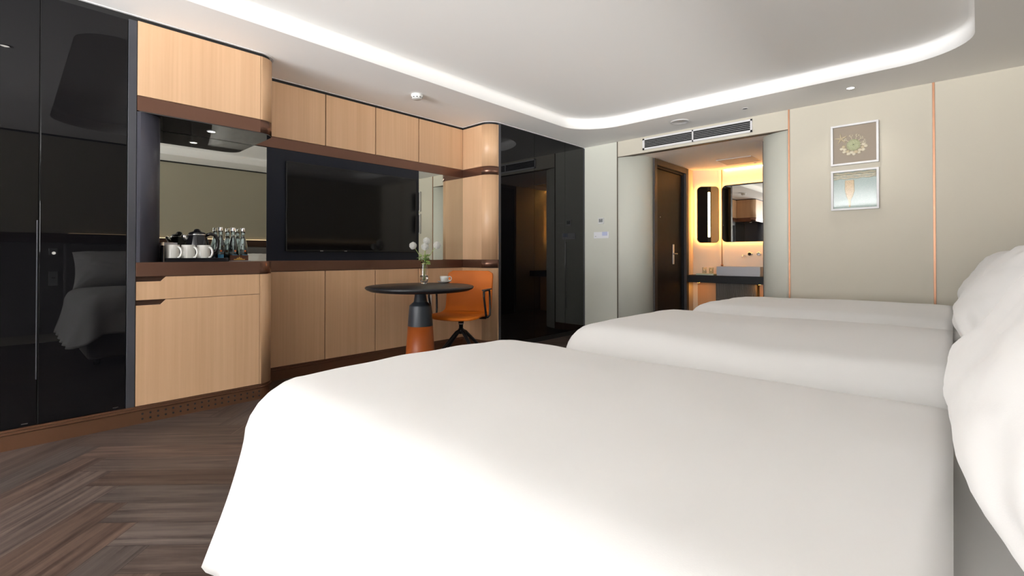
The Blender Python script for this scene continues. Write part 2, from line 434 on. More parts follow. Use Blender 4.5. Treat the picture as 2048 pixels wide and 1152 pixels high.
# wall behind the camera with two windows
wx = [(-.1, 2.0), (2.15, 4.05)]; wz = (.38, 2.40)
bm = B()
xs = [-.5, wx[0][0], wx[0][1], wx[1][0], wx[1][1], XR]
for i in (0, 2, 4): add_box(bm, (xs[i], YBK-.12, 0), (xs[i+1], YBK, H+.1))
for i in (1, 3):
    add_box(bm, (xs[i], YBK-.12, 0), (xs[i+1], YBK, wz[0])); add_box(bm, (xs[i], YBK-.12, wz[1]), (xs[i+1], YBK, H+.1))
struct('wall_back', bm, M['wallplain'])
for k, (a_, b_) in enumerate(wx):
    t = sthing('window_%d' % (k+1), ((a_+b_)/2, YBK-.06, wz[0]))
    bm = B()
    for lo, hi in (((a_, wz[0]), (a_+.05, wz[1])), ((b_-.05, wz[0]), (b_, wz[1])), ((a_, wz[0]), (b_, wz[0]+.05)), ((a_, wz[1]-.05), (b_, wz[1])), (((a_+b_)/2-.025, wz[0]), ((a_+b_)/2+.025, wz[1]))):
        add_box(bm, (lo[0], YBK-.09, lo[1]), (hi[0], YBK-.03, hi[1]), .004)
    obj('window_frame', bm, M['whitepaint'], t)
    bm = B(); add_box(bm, (a_+.05, YBK-.065, wz[0]+.05), (b_-.05, YBK-.06, wz[1]-.05)); obj('pane', bm, M['pane'], t)
# right wall: panel above, ledge with a light strip, darker wainscot below
bm = B(); add_box(bm, (XR, -.3, 0), (XR+.1, YF+.1, H+.1)); struct('wall_right', bm, M['headwall'])
bm = B(); add_box(bm, (XR, YBK-.1, 0), (XR+.1, -5.3, H+.1)); add_box(bm, (XR, -2.7, 0), (XR+.1, -.3, H+.1)); add_box(bm, (XR, -5.3, 0), (XR+.1, -2.7, .85)); add_box(bm, (XR, -5.3, 2.38), (XR+.1, -2.7, H+.1)); struct('wall_right_rear', bm, M['wallplain'])
t = sthing('window_3', (XR+.05, -4.0, .85)); bm = B()  # invented window out of view, added to go with the side light
for y0_, y1_, z0_, z1_ in ((-5.3, -5.25, .85, 2.38), (-2.75, -2.7, .85, 2.38), (-4.025, -3.975, .85, 2.38), (-5.3, -2.7, .85, .90), (-5.3, -2.7, 2.33, 2.38)): add_box(bm, (XR+.02, y0_, z0_), (XR+.08, y1_, z1_), .004)
obj('window_frame', bm, M['whitepaint'], t)
bm = B(); add_box(bm, (XR+.045, -5.25, .90), (XR+.05, -2.75, 2.33)); obj('pane', bm, M['pane'], t)
bm = B(); add_box(bm, (XR-.012, -.3, H-.02), (XR, YF, H-.002)); struct('trim_2', bm, M['gap'])
# far wall
bm = B()
add_box(bm, (0, YF, 0), (X1, YF+.05, H)); struct('wall_far', bm, M['wallpale'])
bm = B(); add_box(bm, (X1, YF, ZL), (X2, YF+.05, H)); struct('wall_lintel', bm, M['wall'])
bm = B(); add_box(bm, (X2, YF, 0), (XR, YF+.05, H)); struct('wall_far_right', bm, M['wall'])
# curved jambs of the alcove opening
XDW, YBW = .82, 7.05
pl = [(X1, YF)] + arc(X1, 5.57, XDW-X1, 5.57-YF, -PI/2, 0, 16)[1:]
bm = B(); add_wallpath(bm, pl, 0, ZL, .05); o = struct('wall_alcove_jamb', bm, M['wallpale'])
for p in o.data.polygons: p.use_smooth = abs(p.normal.z) < .5
xr_, rr = 2.105, .297
pr = arc(xr_+rr, YF+rr, rr, rr, PI, 1.5*PI, 16)
bm = B(); add_wallpath(bm, [(xr_, YBW)] + pr, 0, ZL, .05); o = struct('wall_alcove_right', bm, M['wallpale'])
for p in o.data.polygons: p.use_smooth = abs(p.normal.z) < .5
bm = B()
add_box(bm, (XDW-.1, 5.54, 2.25), (XDW, 6.61, ZL)); add_box(bm, (XDW-.1, 6.6, 0), (XDW, 6.83, ZL)); struct('wall_alcove_side', bm, M['bathwall']); bm = B()
add_wallpath(bm, [(XDW, 6.80), (1.14, YBW)], 0, ZL, .06); struct('wall_alcove_left', bm, M['bathwall'])
bm = B(); add_box(bm, (1.10, YBW, 0), (2.2, YBW+.08, ZL)); struct('wall_alcove_back', bm, M['bathwall'])
# trims of the far wall
def trim(n, lo, hi, m, bev=.001): bm = B(); add_box(bm, lo, hi, bev); return struct('trim_%d' % n, bm, m)
trim(3, (X1-.005, YF-.006, 0), (X1+.006, YF+.002, H), M['dkline'])
trim(4, (X2-.006, YF-.007, 0), (X2+.009, YF+.002, H), M['copper'])
trim(5, (X3-.007, YF-.007, 0), (X3+.009, YF+.002, H), M['copper'])
trim(6, (X1, YF-.004, ZL-.006), (X2, YF+.06, ZL+.002), M['dkline'])
trim(7, (.0, YF-.014, 0), (X1, YF, .09), M['base']); trim(8, (X2, YF-.014, 0), (XR, YF, .09), M['base'])
# right wall ledge, light strip and wainscot
trim(9, (XR-.05, -.3, 1.17), (XR, YF, 1.28), M['bronzedk'])
trim(10, (XR-.015, -.3, .10), (XR, YF, 1.17), M['headboard'])
bm = B(); add_box(bm, (XR-.03, .5, 1.281), (XR-.022, YF-.05, 1.286)); t = obj('light_strip', bm, M['ledsoft']); tag(t, 'warm light strip lying along the dark ledge behind the beds', 'light')
# ------------------------------------------------------------------ shadow gap and bead at the ceiling above the joinery
outline = [(0, -1.45), (0, YB)] + arc(-.108, YB, .108, .108, 0, PI/2, 10)[1:] + [(-DN, YS), (-DN, Y4)] + arc(-.1288, YP, .1288, YP-Y4, -PI/2, 0, 10)
def inset(path, d):
    res = []
    for i, p in enumerate(path):
        a_ = Vector(path[max(i-1, 0)]); b_ = Vector(path[min(i+1, len(path)-1)]); p = Vector(p)
        d1 = (p-a_); d2 = (b_-p)
        if d1.length < 1e-6: d1 = d2
        if d2.length < 1e-6: d2 = d1
        n1 = Vector((-d1.y, d1.x)).normalized(); n2 = Vector((-d2.y, d2.x)).normalized()
        nn = (n1+n2).normalized(); k = max(nn.dot(n1), .35)
        res.append(tuple(p + nn*(d/k)))
    return res
full = outline + [(0, YF)]
bm = B(); add_wallpath(bm, inset(full, .014), ZW-.01, H, .02); struct('trim_11', bm, M['gap'])
bm = B(); add_wallpath(bm, inset(full, -.012), H-.0045, H+.004, .010); struct('trim_12', bm, M['whitepaint'])
# skirting with grooves
bm = B(); add_wallpath(bm, outline, 0, .078, .03); add_wallpath(bm, inset(outline, -.006), .082, .094, .03); add_wallpath(bm, inset(outline, -.0), .096, ZB, .03)
add_wallpath(bm, inset(outline, .006), .0, ZB-.002, .02)
struct('baseboard_left', bm, M['base'])
bm = B(); add_box(bm, (-.03, YP, 0), (0, YF, .05)); struct('baseboard_left_far', bm, M['gap'])
# air holes in the skirting
bm = B()
for i in range(18):
    for z in (.027, .057):
        t = bmesh.new(); bmesh.ops.create_cone(t, cap_ends=True, segments=14, radius1=.0058, radius2=.0058, depth=.004)
        merge(bm, t, Matrix.Translation((.0005, .564+i*.0385, z)) @ Matrix.Rotation(PI/2, 4, 'Y'))
o = struct('trim_13', bm, M['dark'])

# ------------------------------------------------------------------ left black wardrobe
t = thing('wardrobe', 'tall black glass wardrobe left of the minibar, reflecting a bed', 'wardrobe', (-.25, -.4, 0))
bm = B(); add_box(bm, (-.45, -1.45, ZB), (-.024, YA-.001, ZW-.012)); obj('body', bm, M['gap'], t)
ys = [-1.36, -.99, -.624, -.254, YD, YW]
for i in range(5):
    bm = B(); add_box(bm, (-.022, ys[i]+.003, ZB+.004), (-.0008, ys[i+1]-.003, ZW-.012), .0015)
    d = obj('door', bm, M['blackglass'], t)
    if i == 3:
        bm = B(); add_box(bm, (-.012, YD-.009, .35), (.004, YD-.0035, 1.20), .001); obj('handle', bm, M['jambdk'], d)
        bm = B(); add_box(bm, (-.012, YD+.0002, ZB+.004), (-.0002, YD+.0022, ZW-.012)); obj('edge_strip', bm, M['gap'], d)
    if i >= 3:
        bm = B(); add_box(bm, (-.0005, ys[i+1]-.06, .1225), (.001, ys[i+1]-.035, .1255)); obj('badge', bm, M['steel'], d)
bm = B(); add_box(bm, (-.03, YW, ZB), (0, YA-.002, ZW-.004), .002); obj('side_frame', bm, M['jambdk'], t)

# ------------------------------------------------------------------ minibar
G = 'minibar joinery'
def poly_front(y0, y1, curve, d0=0., back=-.43, dg=0.):
    """plan polygon of a cabinet of the front block between y0 and y1, rounded at its right end if curve"""
    if curve: return [(back, y0), (0-dg, y0), (0-dg, YB)] + arc(-.108, YB, .108-dg, .108-dg, 0, PI/2, 12)[1:] + [(back, YS-dg)]
    return [(back, y0), (-dg, y0), (-dg, y1), (back, y1)]
def smooth_sides(o):
    o.data.polygons.foreach_set('use_smooth', [abs(p.normal.z) < .5 and len(p.vertices) == 4 and 0.02 < abs(p.normal.x) < .998 for p in o.data.polygons])
t = thing('wall_cabinet', 'oak overhead cabinet with a rounded corner hanging above the minibar mirror', 'cabinet', (-.2, .9, ZUB))
bm = B(); add_prism(bm, poly_front(YA, 0, True, back=-.435, dg=.018), ZU+.003, ZW-.006); obj('body', bm, M['gap'], t)
bm = B(); add_box(bm, (-.018, YA+.001, ZU+.004), (0, YB-.001, ZW), .001); obj('door', bm, M['oak'], t)
bm = B(); add_prism(bm, [(-.02, YB+.001), (0, YB+.001)] + arc(-.108, YB, .108, .108, 0, PI/2, 14)[1:] + [(-.434, YS), (-.434, YS-.02), (-.108, YS-.02)] + arc(-.108, YB, .088, .088, PI/2, 0, 10), ZU+.004, ZW)
smooth_sides(obj('rounded_end', bm, M['oak'], t))
bm = B(); add_prism(bm, poly_front(YA, 0, True, back=-.43), ZUB, ZU); smooth_sides(obj('bronze_band', bm, M['bronze'], t))
bm = B(); add_prism(bm, poly_front(YA+.01, 0, True, back=-.43, dg=.004), ZUB-.006, ZUB); obj('gloss_underside', bm, M['soffit'], t)
# downlight in the underside
def downlight(x, y, z, label, lit, r=.035, group='round ceiling downlights'):
    t = thing('downlight', label, 'downlight', (x, y, z), group)
    bm = B(); add_lathe(bm, [(r*.72, z+.006), (r*.74, z-.002), (r*.9, z-.005), (r, z-.003), (r, z)], (x, y, 0), 28, cap=False); obj('ring', bm, M['whitepaint'], t)
    bm = B(); add_lathe(bm, [(0, z-.0015), (r*.73, z-.0015)], (x, y, 0), 24, cap=False); obj('lens', bm, M['lamp'] if lit else M['dark'], t)
    return t
downlight(-.204, .97, ZUB-.006, 'small round downlight set in the black underside above the minibar', True, .028)
# side jamb of the niche
bm = B(); pj = [(0, YA), ] + arc(-.13, YA, .13, .135, 0, PI/2, 12)[1:] + [(-.435, YA+.135), (-.435, YA)]
add_prism(bm, pj, ZC, ZUB-.006); o = obj('niche_side_panel', bm, M['jamb']); smooth_sides(o); tag(o, 'blue-grey curved side panel between black wardrobe and minibar mirror', 'panel')
# mirror of the minibar
bm = B(); add_box(bm, (-.46, YA+.136, ZC), (-.436, 1.416, ZUB-.006)); o = obj('mirror', bm, M['mirror']); tag(o, 'tinted mirror behind the kettle and water bottles', 'mirror')
# counter of the minibar
bm = B(); add_prism(bm, poly_front(YA, 0, True, back=-.43), ZCB, ZC); o = obj('countertop', bm, M['bronze'], bevel=.0015); smooth_sides(o); tag(o, 'brown bronze countertop carrying the tray, mugs and bottles', 'countertop')
# lower cabinet
t = thing('minibar_cabinet', 'oak minibar cabinet with a drawer above a wide door, rounded right end', 'cabinet', (-.2, .9, ZB))
bm = B(); add_prism(bm, poly_front(YA, 0, True, back=-.435, dg=.02), ZB+.001, ZCB-.001); obj('body', bm, M['bronzedk'], t)
def notched(y0, y1, z0, z1, n0, ln, dz):
    t_ = bmesh.new(); pts = [(y0, z0), (y1, z0), (y1, z1), (y0+ln+.027, z1), (y0+ln, z1-dz), (y0, z1-dz)]
    a_ = [t_.verts.new((-.0195, p[0], p[1])) for p in pts]; b_ = [t_.verts.new((0, p[0], p[1])) for p in pts]
    t_.faces.new(a_[::-1]); t_.faces.new(b_)
    for i in range(6): t_.faces.new((a_[i], a_[(i+1) % 6], b_[(i+1) % 6], b_[i]))
    bmesh.ops.recalc_face_normals(t_, faces=t_.faces); return t_
bm = B(); merge(bm, notched(YA+.001, YB-.0015, .7425, ZCB-.003, 0, .122, .028)); obj('drawer', bm, M['oak'], t)
bm = B(); merge(bm, notched(YA+.001, YB-.0015, ZB+.002, .7395, 0, .122, .030)); obj('door', bm, M['oak'], t)
bm = B(); add_prism(bm, [(-.02, YB+.001), (0, YB+.001)] + arc(-.108, YB, .108, .108, 0, PI/2, 14)[1:] + [(-.434, YS), (-.434, YS-.02), (-.108, YS-.02)] + arc(-.108, YB, .088, .088, PI/2, 0, 10), ZB+.001, ZCB-.003)
smooth_sides(obj('rounded_end', bm, M['oak'], t))

# ------------------------------------------------------------------ television wall
BK = -.468
yy = [YS+.002, Y1, Y2, Y3, Y4]
pos = ['leftmost of the four, beside the rounded minibar cabinet', 'second of the four from the left', 'third of the four from the left', 'rightmost of the four, at the inner corner']
posl = ['leftmost of the four, beside the minibar', 'second of the four from the left', 'third of the four, behind the black table', 'rightmost of the four, behind the orange chair']
for k in range(4):
    a_, b_ = yy[k], yy[k+1]
    t = thing('wall_cabinet', 'oak overhead cabinet above the television wall, ' + pos[k], 'cabinet', (-.45, (a_+b_)/2, ZU), 'overhead oak cabinets')
    bm = B(); add_box(bm, (BK, a_, ZU), (-DN-.018, b_, ZW-.006)); obj('body', bm, M['gap'], t)
    bm = B(); add_box(bm, (-DN-.018, a_+.0045, ZU+.004), (-DN, b_-.0045, ZW), .0008); obj('door', bm, M['oak'], t)
for k in range(4):
    a_, b_ = yy[k], yy[k+1]
    t = thing('base_cabinet', 'oak base cabinet under the television, ' + posl[k], 'cabinet', (-.45, (a_+b_)/2, ZB), 'base oak cabinets')
    bm = B(); add_box(bm, (BK, a_, ZB+.001), (-DN-.018, b_, ZCB-.001)); obj('body', bm, M['gap'], t)
    bm = B(); add_box(bm, (-DN-.018, a_+.004, ZB+.002), (-DN, b_-.004, ZCB-.004), .0008); obj('door', bm, M['oak'], t)
bm = B(); add_box(bm, (BK, YS, ZUB), (-DN+.004, Y4, ZU), .0015); o = obj('bronze_band', bm, M['bronze']); tag(o, 'long brown bronze band running over the television', 'metal band')
bm = B(); add_box(bm, (BK, YS, ZCB), (-DN+.004, Y4, ZC), .0015); o = obj('bronze_ledge', bm, M['bronze']); tag(o, 'long brown bronze ledge running under the television', 'metal band')
bm = B(); add_box(bm, (BK, 1.416, ZC), (-DN+.003, Y3-.001, ZUB-.001), .001); o = obj('wall_panel', bm, M['tvpanel']); tag(o, 'blue-black wall panel around the television', 'panel')
bm = B(); add_box(bm, (BK, Y3, ZC), (-DN, Y4, ZUB-.001)); o = obj('mirror', bm, M['mirror']); tag(o, 'narrow tinted mirror right of the television behind the flowers', 'mirror')
t = thing('television', 'large black flat television mounted on the blue-black panel', 'television', (-.41, 2.19, 1.05))
bm = B(); add_box(bm, (-DN+.004, 1.556, 1.048), (-.402, 2.832, 1.79), .003); obj('bezel', bm, M['tvbezel'], t)
bm = B(); add_box(bm, (-.4021, 1.563, 1.062), (-.4005, 2.825, 1.783)); obj('screen', bm, M['tvscreen'], t)
for y in (1.84, 2.06):
    bm = B(); add_box(bm, (-.4022, y, 1.051), (-.400, y+.026, 1.056)); obj('badge', bm, M['steel'], t, label='small silver mark on the bezel')

# ------------------------------------------------------------------ oak column at the end of the television wall
t = thing('oak_column', 'rounded oak column with bronze bands beside the black glass closet', 'column', (-.2, 3.56, 0))
def colpoly(d=0.):
    return [(-.45, YP), (-.45, Y4+d)] + [(-DN+.001, Y4+d)] + arc(-.1288, YP, .1288-d, YP-Y4-d, -PI/2, 0, 14) 
for z0, z1, m, nm, lb in ((ZB+.001, ZCB-.003, 'oak', 'lower_panel', None), (ZCB, ZC, 'bronze', 'lower_band', 'brown bronze band'), (ZC+.001, ZUB-.001, 'oak', 'middle_panel', None), (ZUB, ZU, 'bronze', 'upper_band', 'brown bronze band'), (ZU+.003, ZW, 'oak', 'upper_panel', None)):
    bm = B(); add_prism(bm, colpoly(-.004 if m == 'bronze' else 0), z0, z1); smooth_sides(obj(nm, bm, M[m], t, label=lb))
bm = B(); add_prism(bm, colpoly(.01), ZB+.0005, ZW-.006); obj('core', bm, M['gap'], t)

# ------------------------------------------------------------------ far black glass closet
t = thing('closet', 'tall black glass closet between the oak column and the pale far wall', 'wardrobe', (-.2, 4.4, 0))
bm = B(); add_box(bm, (-.45, YP+.001, .02), (-.022, YF, ZW+.01)); obj('body', bm, M['gap'], t)
bm = B(); add_box(bm, (-.03, YP+.0005, .05), (.003, YP+.035, ZW+.015), .001); obj('side_frame', bm, M['jambdk'], t, label='dark grey frame edge')
bm = B(); add_box(bm, (-.03, YF-.03, .05), (.003, YF-.001, ZW+.015), .001); obj('side_frame', bm, M['jambdk'], t, label='dark grey frame edge')
ya_, yb_ = YP+.036, YF-.031
ym = 4.81
for a_, b_ in ((ya_, 4.21), (4.21, ym), (ym, yb_)):
    bm = B(); add_box(bm, (-.02, a_+.0012, .052), (0, b_-.0012, ZW+.012), .0008); d = obj('door', bm, M['blackglass'], t)
    if a_ == ym:
        bm = B(); add_box(bm, (-.001, ym+.004, .35), (.004, ym+.03, 1.19), .001); obj('handle', bm, M['gap'], d)

# ------------------------------------------------------------------ beds
def make_duvet(xf, xh, y0, y1, zt, hem_s, hem_f, seed, flare=.12, name_label=''):
    bm = B(); R = .145; rc = .17; hw = (y1-y0)/2
    ni, na, nd = 9, 7, 12
    prof = []
    for i in range(ni): prof.append(('t', hw*(1-i/ni) * 1.0 + (R)*(i/ni)))
    for i in range(na+1): prof.append(('a', PI/2*i/na))
    for i in range(1, nd+1): prof.append(('d', i/nd))
    n1, n2, n3 = 34, 12, 24
    rows = []
    for kind, v in prof:
        row = []
        if kind == 't': d = v; zz = 0
        elif kind == 'a': d = R - R*math.sin(v); zz = -R*(1-math.cos(v))
        else: d = 0; zz = None
        d = min(d, hw-.0004)
        r = max(rc-d, .002)
        cxn = xf+d+r; yn, yf_ = y0+d, y1-d
        P_ = []
        for i in range(n1): P_.append((xh + (cxn-xh)*i/n1, yn, 'n', 0, Vector((0, -1))))
        for i in range(n2): 
            a_ = -PI/2 - PI/2*i/n2; P_.append((cxn + r*math.cos(a_), yn+r + r*math.sin(a_), 'c', i/n2, Vector((math.cos(a_), math.sin(a_)))))
        for i in range(n3): P_.append((cxn-r, yn+r + (yf_-yn-2*r)*i/n3, 'f', i/n3, Vector((-1, 0))))
        for i in range(n2):
            a_ = PI - PI/2*i/n2; P_.append((cxn + r*math.cos(a_), yf_-r + r*math.sin(a_), 'c', 1-i/n2, Vector((math.cos(a_), math.sin(a_)))))
        for i in range(n1+1): P_.append((cxn + (xh-cxn)*i/n1, yf_, 'n', 0, Vector((0, 1))))
        for j, (x, y, k, u, nrm) in enumerate(P_):
            puff = .018*noise.noise(Vector((x*1.3+seed, y*1.7, seed))) + .004*noise.noise(Vector((x*6+seed, y*5, 1)))
            cy = (y-(y0+y1)/2)/hw
            crown = .014*(1-cy*cy) - .016*max(0, 1-(x-xf)/.35)**2
            if kind == 'd':
                hs = {'n': hem_s, 'f': hem_f}.get(k)
                corner = math.sin(PI*u) if k == 'c' else 0
                if k == 'c': hs = hem_s*(1-u) + hem_f*u - .05*corner
                zb = zt - R; z = zb + (hs-zb)*v
                s_ = j*.06
                fl = (flare if k == 'n' else .03)
                if k == 'c': fl = flare*(1-u) + .03*u + .03*corner
                o_ = fl*(v**1.1) + .013*v*math.sin(s_*16+seed*3+2*noise.noise(Vector((s_, seed, 0)))) + .008*v*noise.noise(Vector((x*5, y*5, z*4+seed)))
                o_ -= .004*math.sin(PI*v)
                x += nrm.x*o_; y += nrm.y*o_
                z += puff*(1-v) + crown*(1-v)
            else:
                z = zt + zz + puff + crown
                if kind == 'a': x += nrm.x*.004*math.sin(j*.9+seed)
            row.append(bm.verts.new((x, y, z)))
        rows.append(row)
    for a_, b_ in zip(rows, rows[1:]):
        for i in range(len(a_)-1):
            f = bm.faces.new((a_[i], a_[i+1], b_[i+1], b_[i])); f.smooth = True
    bmesh.ops.remove_doubles(bm, verts=bm.verts, dist=.0012)
    bmesh.ops.recalc_face_normals(bm, faces=bm.faces)
    up = sum(f.normal.z for f in bm.faces)
    if up < 0: bmesh.ops.reverse_faces(bm, faces=bm.faces)
    o = obj('duvet', bm, M['linen'])
    s = o.modifiers.new('thick', 'SOLIDIFY'); s.thickness = .014; s.offset = -1
    return o
def make_pillow(cx, cy, cz, W, Hh, T, tilt, yaw, seed, roll=0.):
    bm = B(); n = 56; g = {}
    for s in (1, -1):
        for i in range(n+1):
            for j in range(n+1):
                u = -1+2*i/n; v = -1+2*j/n
                u = math.sin(u*PI/2); v = math.sin(v*PI/2)
                pin = 1 - .055*(1-abs(u)**2)*abs(v)**3; pin2 = 1 - .055*(1-abs(v)**2)*abs(u)**3
                x = u*W/2*pin2; y = v*Hh/2*pin
                th = T/2*(max(0, (1-u**4))*max(0, (1-v**4)))**.55*(1 - .18*v)
                wr = .010*noise.noise(Vector((u*3+seed, v*2.2, s*2))) + .007*noise.noise(Vector((u*8, v*6+seed, s))) 
                # creases running in from the corners
                cr = 0
                for cu, cv in ((-1, 1), (1, 1), (-1, -1), (1, -1)):
                    dd = math.hypot(u-cu, v-cv); an = math.atan2(v-cv, u-cu)
                    cr += .006*math.sin(an*11+seed)*math.exp(-((dd-.45)/.3)**2)
                th2 = th*(1) + (wr + cr)*min(1, th/(T*.2))
                if (i in (0, n) or j in (0, n)):
                    if s == 1: g[(1, i, j)] = g[(-1, i, j)] = bm.verts.new((x, 0, y))
                else: g[(s, i, j)] = bm.verts.new((x, s*th2, y))
    for s in (1, -1):
        for i in range(n):
            for j in range(n):
                f = bm.faces.new((g[(s, i, j)], g[(s, i+1, j)], g[(s, i+1, j+1)], g[(s, i, j+1)])); f.smooth = True
    bmesh.ops.recalc_face_normals(bm, faces=bm.faces)
    # local: width x, thickness y, height z -> front faces -X of the room
    mtx = Matrix.Translation((cx, cy, cz)) @ Matrix.Rotation(yaw, 4, 'Z') @ Matrix.Rotation(PI/2, 4, 'Z') @ Matrix.Rotation(roll, 4, 'Y') @ Matrix.Rotation(tilt, 4, 'X')
    bmesh.ops.transform(bm, matrix=mtx, verts=bm.verts)
    return obj('pillow', bm, M['linen'])
beds = [(.43, 1.60, 'nearest the camera', 2.06), (1.90, 3.17, 'in the middle of the three', 2.08), (3.42, 4.62, 'farthest away, beside the cream wall', 2.10)]
for k, (y0, y1, lb, xf) in enumerate(beds):
    t = thing('bed', 'bed with a dark headboard under white bedding, ' + lb, 'bed', ((xf+4.15)/2, (y0+y1)/2, 0), 'beds in a row')
    bm = B(); add_box(bm, (XR-.10, y0+.03, .12), (XR-.016, y1-.03, 1.16), .02, 3); obj('headboard', bm, M['headboard'], t, smooth=False)
    bm = B(); add_box(bm, (xf+.10, y0+.07, .06), (XR-.101, y1-.07, .34), .03, 3); obj('base', bm, M['bedbase'], t)
    bm = B(); add_box(bm, (xf+.07, y0+.05, .34), (XR-.101, y1-.05, .605), .06, 4); obj('mattress', bm, M['sheet'], t, smooth=True)
    for px, py in ((xf+.2, y0+.15), (xf+.2, y1-.15), (XR-.3, y0+.15), (XR-.3, y1-.15)):
        bm = B(); add_lathe(bm, [(.025, 0), (.03, .06)], (px, py, 0), 12); obj('leg', bm, M['blackmetal'], t)
    dv = make_duvet(xf, 3.575, y0, y1, .655, .20, .30, k*3.1+1, flare=(.075 if k == 0 else .06))
    tag(dv, 'smooth white duvet draped over the bed ' + lb, 'duvet', 'white duvets')
pl_ = [(3.825, .965, .840, .90, .48, .42, .46, .03, 1), (3.82, 2.56, .830, .92, .47, .39, .46, -.03, 5), (3.835, 4.02, .820, .86, .46, .38, .38, .02, 9)]
for q, (lb) in zip(pl_, [b_[2] for b_ in beds]):
    o = make_pillow(*q); tag(o, 'plump white pillow leaning at the head of the bed ' + lb, 'pillow', 'white pillows')

# bedside fittings on the right wall, seen in the black glass
t = thing('reading_lamp', 'small square bedside reading lamp glowing on the wall beside the near bed', 'lamp', (4.19, .37, 1.05))
bm = B(); add_box(bm, (4.165, .335, 1.02), (4.184, .41, 1.10), .003); obj('plate', bm, M['grey'], t)
bm = B(); add_lathe(bm, [(.018, 0), (.02, .05), (.017, .055)], (0, 0, 0), 20); bmesh.ops.transform(bm, matrix=Matrix.Translation((4.167, .375, 1.045)) @ Matrix.Rotation(-PI/2, 4, 'Y'), verts=bm.verts); obj('head', bm, M['steel'], t)
bm = B(); add_lathe(bm, [(0, .056), (.0165, .056)], (0, 0, 0), 20, cap=False); bmesh.ops.transform(bm, matrix=Matrix.Translation((4.167, .375, 1.045)) @ Matrix.Rotation(-PI/2, 4, 'Y'), verts=bm.verts); obj('lens', bm, M['lamp'], t)
t = thing('socket_panel', 'tall grey socket plate on the wall beside the near bed', 'socket', (4.18, .375, .65))
bm = B(); add_box(bm, (4.174, .335, .66), (4.184, .415, .83), .003); obj('plate', bm, M['grey'], t)
bm = B(); add_box(bm, (4.1725, .36, .745), (4.1745, .39, .76)); obj('socket_hole', bm, M['dark'], t)

# ------------------------------------------------------------------ ceiling fittings
t = thing('smoke_detector', 'white round smoke detector on the lowered ceiling above the television wall', 'smoke detector', (.09, 2.49, H))
bm = B(); add_lathe(bm, [(0, H-.0), (.052, H), (.054, H-.012), (.048, H-.022), (.047, H-.034), (.036, H-.042), (0, H-.045)], (.09, 2.49, 0), 36, cap=False); obj('housing', bm, M['white'], t)
bm = B()
for i in range(10):
    a_ = 2*PI*i/10
    t2 = bmesh.new(); bmesh.ops.create_cube(t2, size=1)
    merge(bm, t2, Matrix.Translation((.09+.0455*math.cos(a_), 2.49+.0455*math.sin(a_), H-.030)) @ Matrix.Rotation(a_, 4, 'Z') @ Matrix.Diagonal((.005, .013, .007, 1)))
obj('vent_slots', bm, M['dark'], t)
downlight(2.945, 4.93, H, 'lit round downlight in the ceiling above the two pictures', True)
sp = bpy.data.lights.new('downlight_beam', 'SPOT'); sp.energy = 8; sp.spot_size = math.radians(115); sp.spot_blend = 1; sp.color = (1, .95, .88); sp.shadow_soft_size = .03
so = bpy.data.objects.new('downlight_beam', sp); so.location = (2.945, 4.93, H-.02); C.objects.link(so)
downlight(2.103, 4.91, H, 'dark unlit downlight in the ceiling right of the air grille', False, .028)
downlight(1.16, -.02, H, 'lit round downlight in the ceiling in front of the wardrobe', True, .03)
t = thing('ceiling_speaker', 'flat round white cover in the ceiling above the air grille', 'ceiling speaker', (1.45, 4.91, H))
bm = B(); add_lathe(bm, [(0, H-.006), (.078, H-.006), (.082, H-.009), (.094, H-.008), (.097, H)], (1.45, 4.91, 0), 40, cap=False); obj('cover', bm, M['whitepaint'], t)

# air grille in the lintel
t = thing('air_grille', 'long white air grille with dark slots above the alcove opening', 'air vent', (1.46, YF-.01, 2.29))
gx0, gx1, gz0, gz1 = .845, 2.075, 2.288, 2.425
bm = B(); add_box(bm, (gx0+.01, YF-.004, gz0+.01), (gx1-.01, YF-.001, gz1-.01)); obj('backing', bm, M['dark'], t)
bm = B()
for lo, hi in (((gx0, gz0), (gx1, gz0+.024)), ((gx0, gz1-.020), (gx1, gz1)), ((gx0, gz0), (gx0+.026, gz1)), ((gx1-.020, gz0), (gx1, gz1)), ((1.447, gz0), (1.463, gz1))):
    add_box(bm, (lo[0], YF-.014, lo[1]), (hi[0], YF-.004, hi[1]), .0015)
obj('frame', bm, M['whitepaint'], t)
for s0, s1 in ((gx0+.026, 1.447), (1.463, gx1-.02)):
    for i in range(1, 5):
        z = gz0+.024 + i*(gz1-gz0-.044)/5
        bm = B(); add_box(bm, (s0, YF-.013, z-.0010), (s1, YF-.010, z+.0010)); obj('slat', bm, M['whitepaint'], t)

# wall controls
t = thing('thermostat', 'small white square thermostat on the pale wall', 'thermostat', (.257, YF-.01, 1.43))
bm = B(); add_box(bm, (.215, YF-.012, 1.425), (.300, YF, 1.505), .003); obj('case', bm, M['white'], t)
bm = B(); add_box(bm, (.228, YF-.0135, 1.445), (.286, YF-.012, 1.493)); obj('screen', bm, M['grey'], t)
bm = B()
for k in range(3): add_box(bm, (.234+k*.017, YF-.0145, 1.45), (.245+k*.017, YF-.0134, 1.488 - .01*(k % 2)))
obj('display_marks', bm, mat('screen_marks', (.16, .17, .17), .5), t)
t = thing('switch_plate', 'white control card with a pale blue patch, below the thermostat', 'switch', (.26, YF-.005, 1.23))
bm = B(); add_box(bm, (.148, YF-.008, 1.240), (.372, YF, 1.322), .002); obj('plate', bm, M['paper'], t)
bm = B(); add_box(bm, (.275, YF-.0095, 1.272), (.352, YF-.008, 1.322)); obj('blue_patch', bm, M['bluepaper'], t)
bm = B(); add_box(bm, (.168, YF-.0095, 1.262), (.185, YF-.008, 1.270)); obj('button', bm, M['grey'], t)
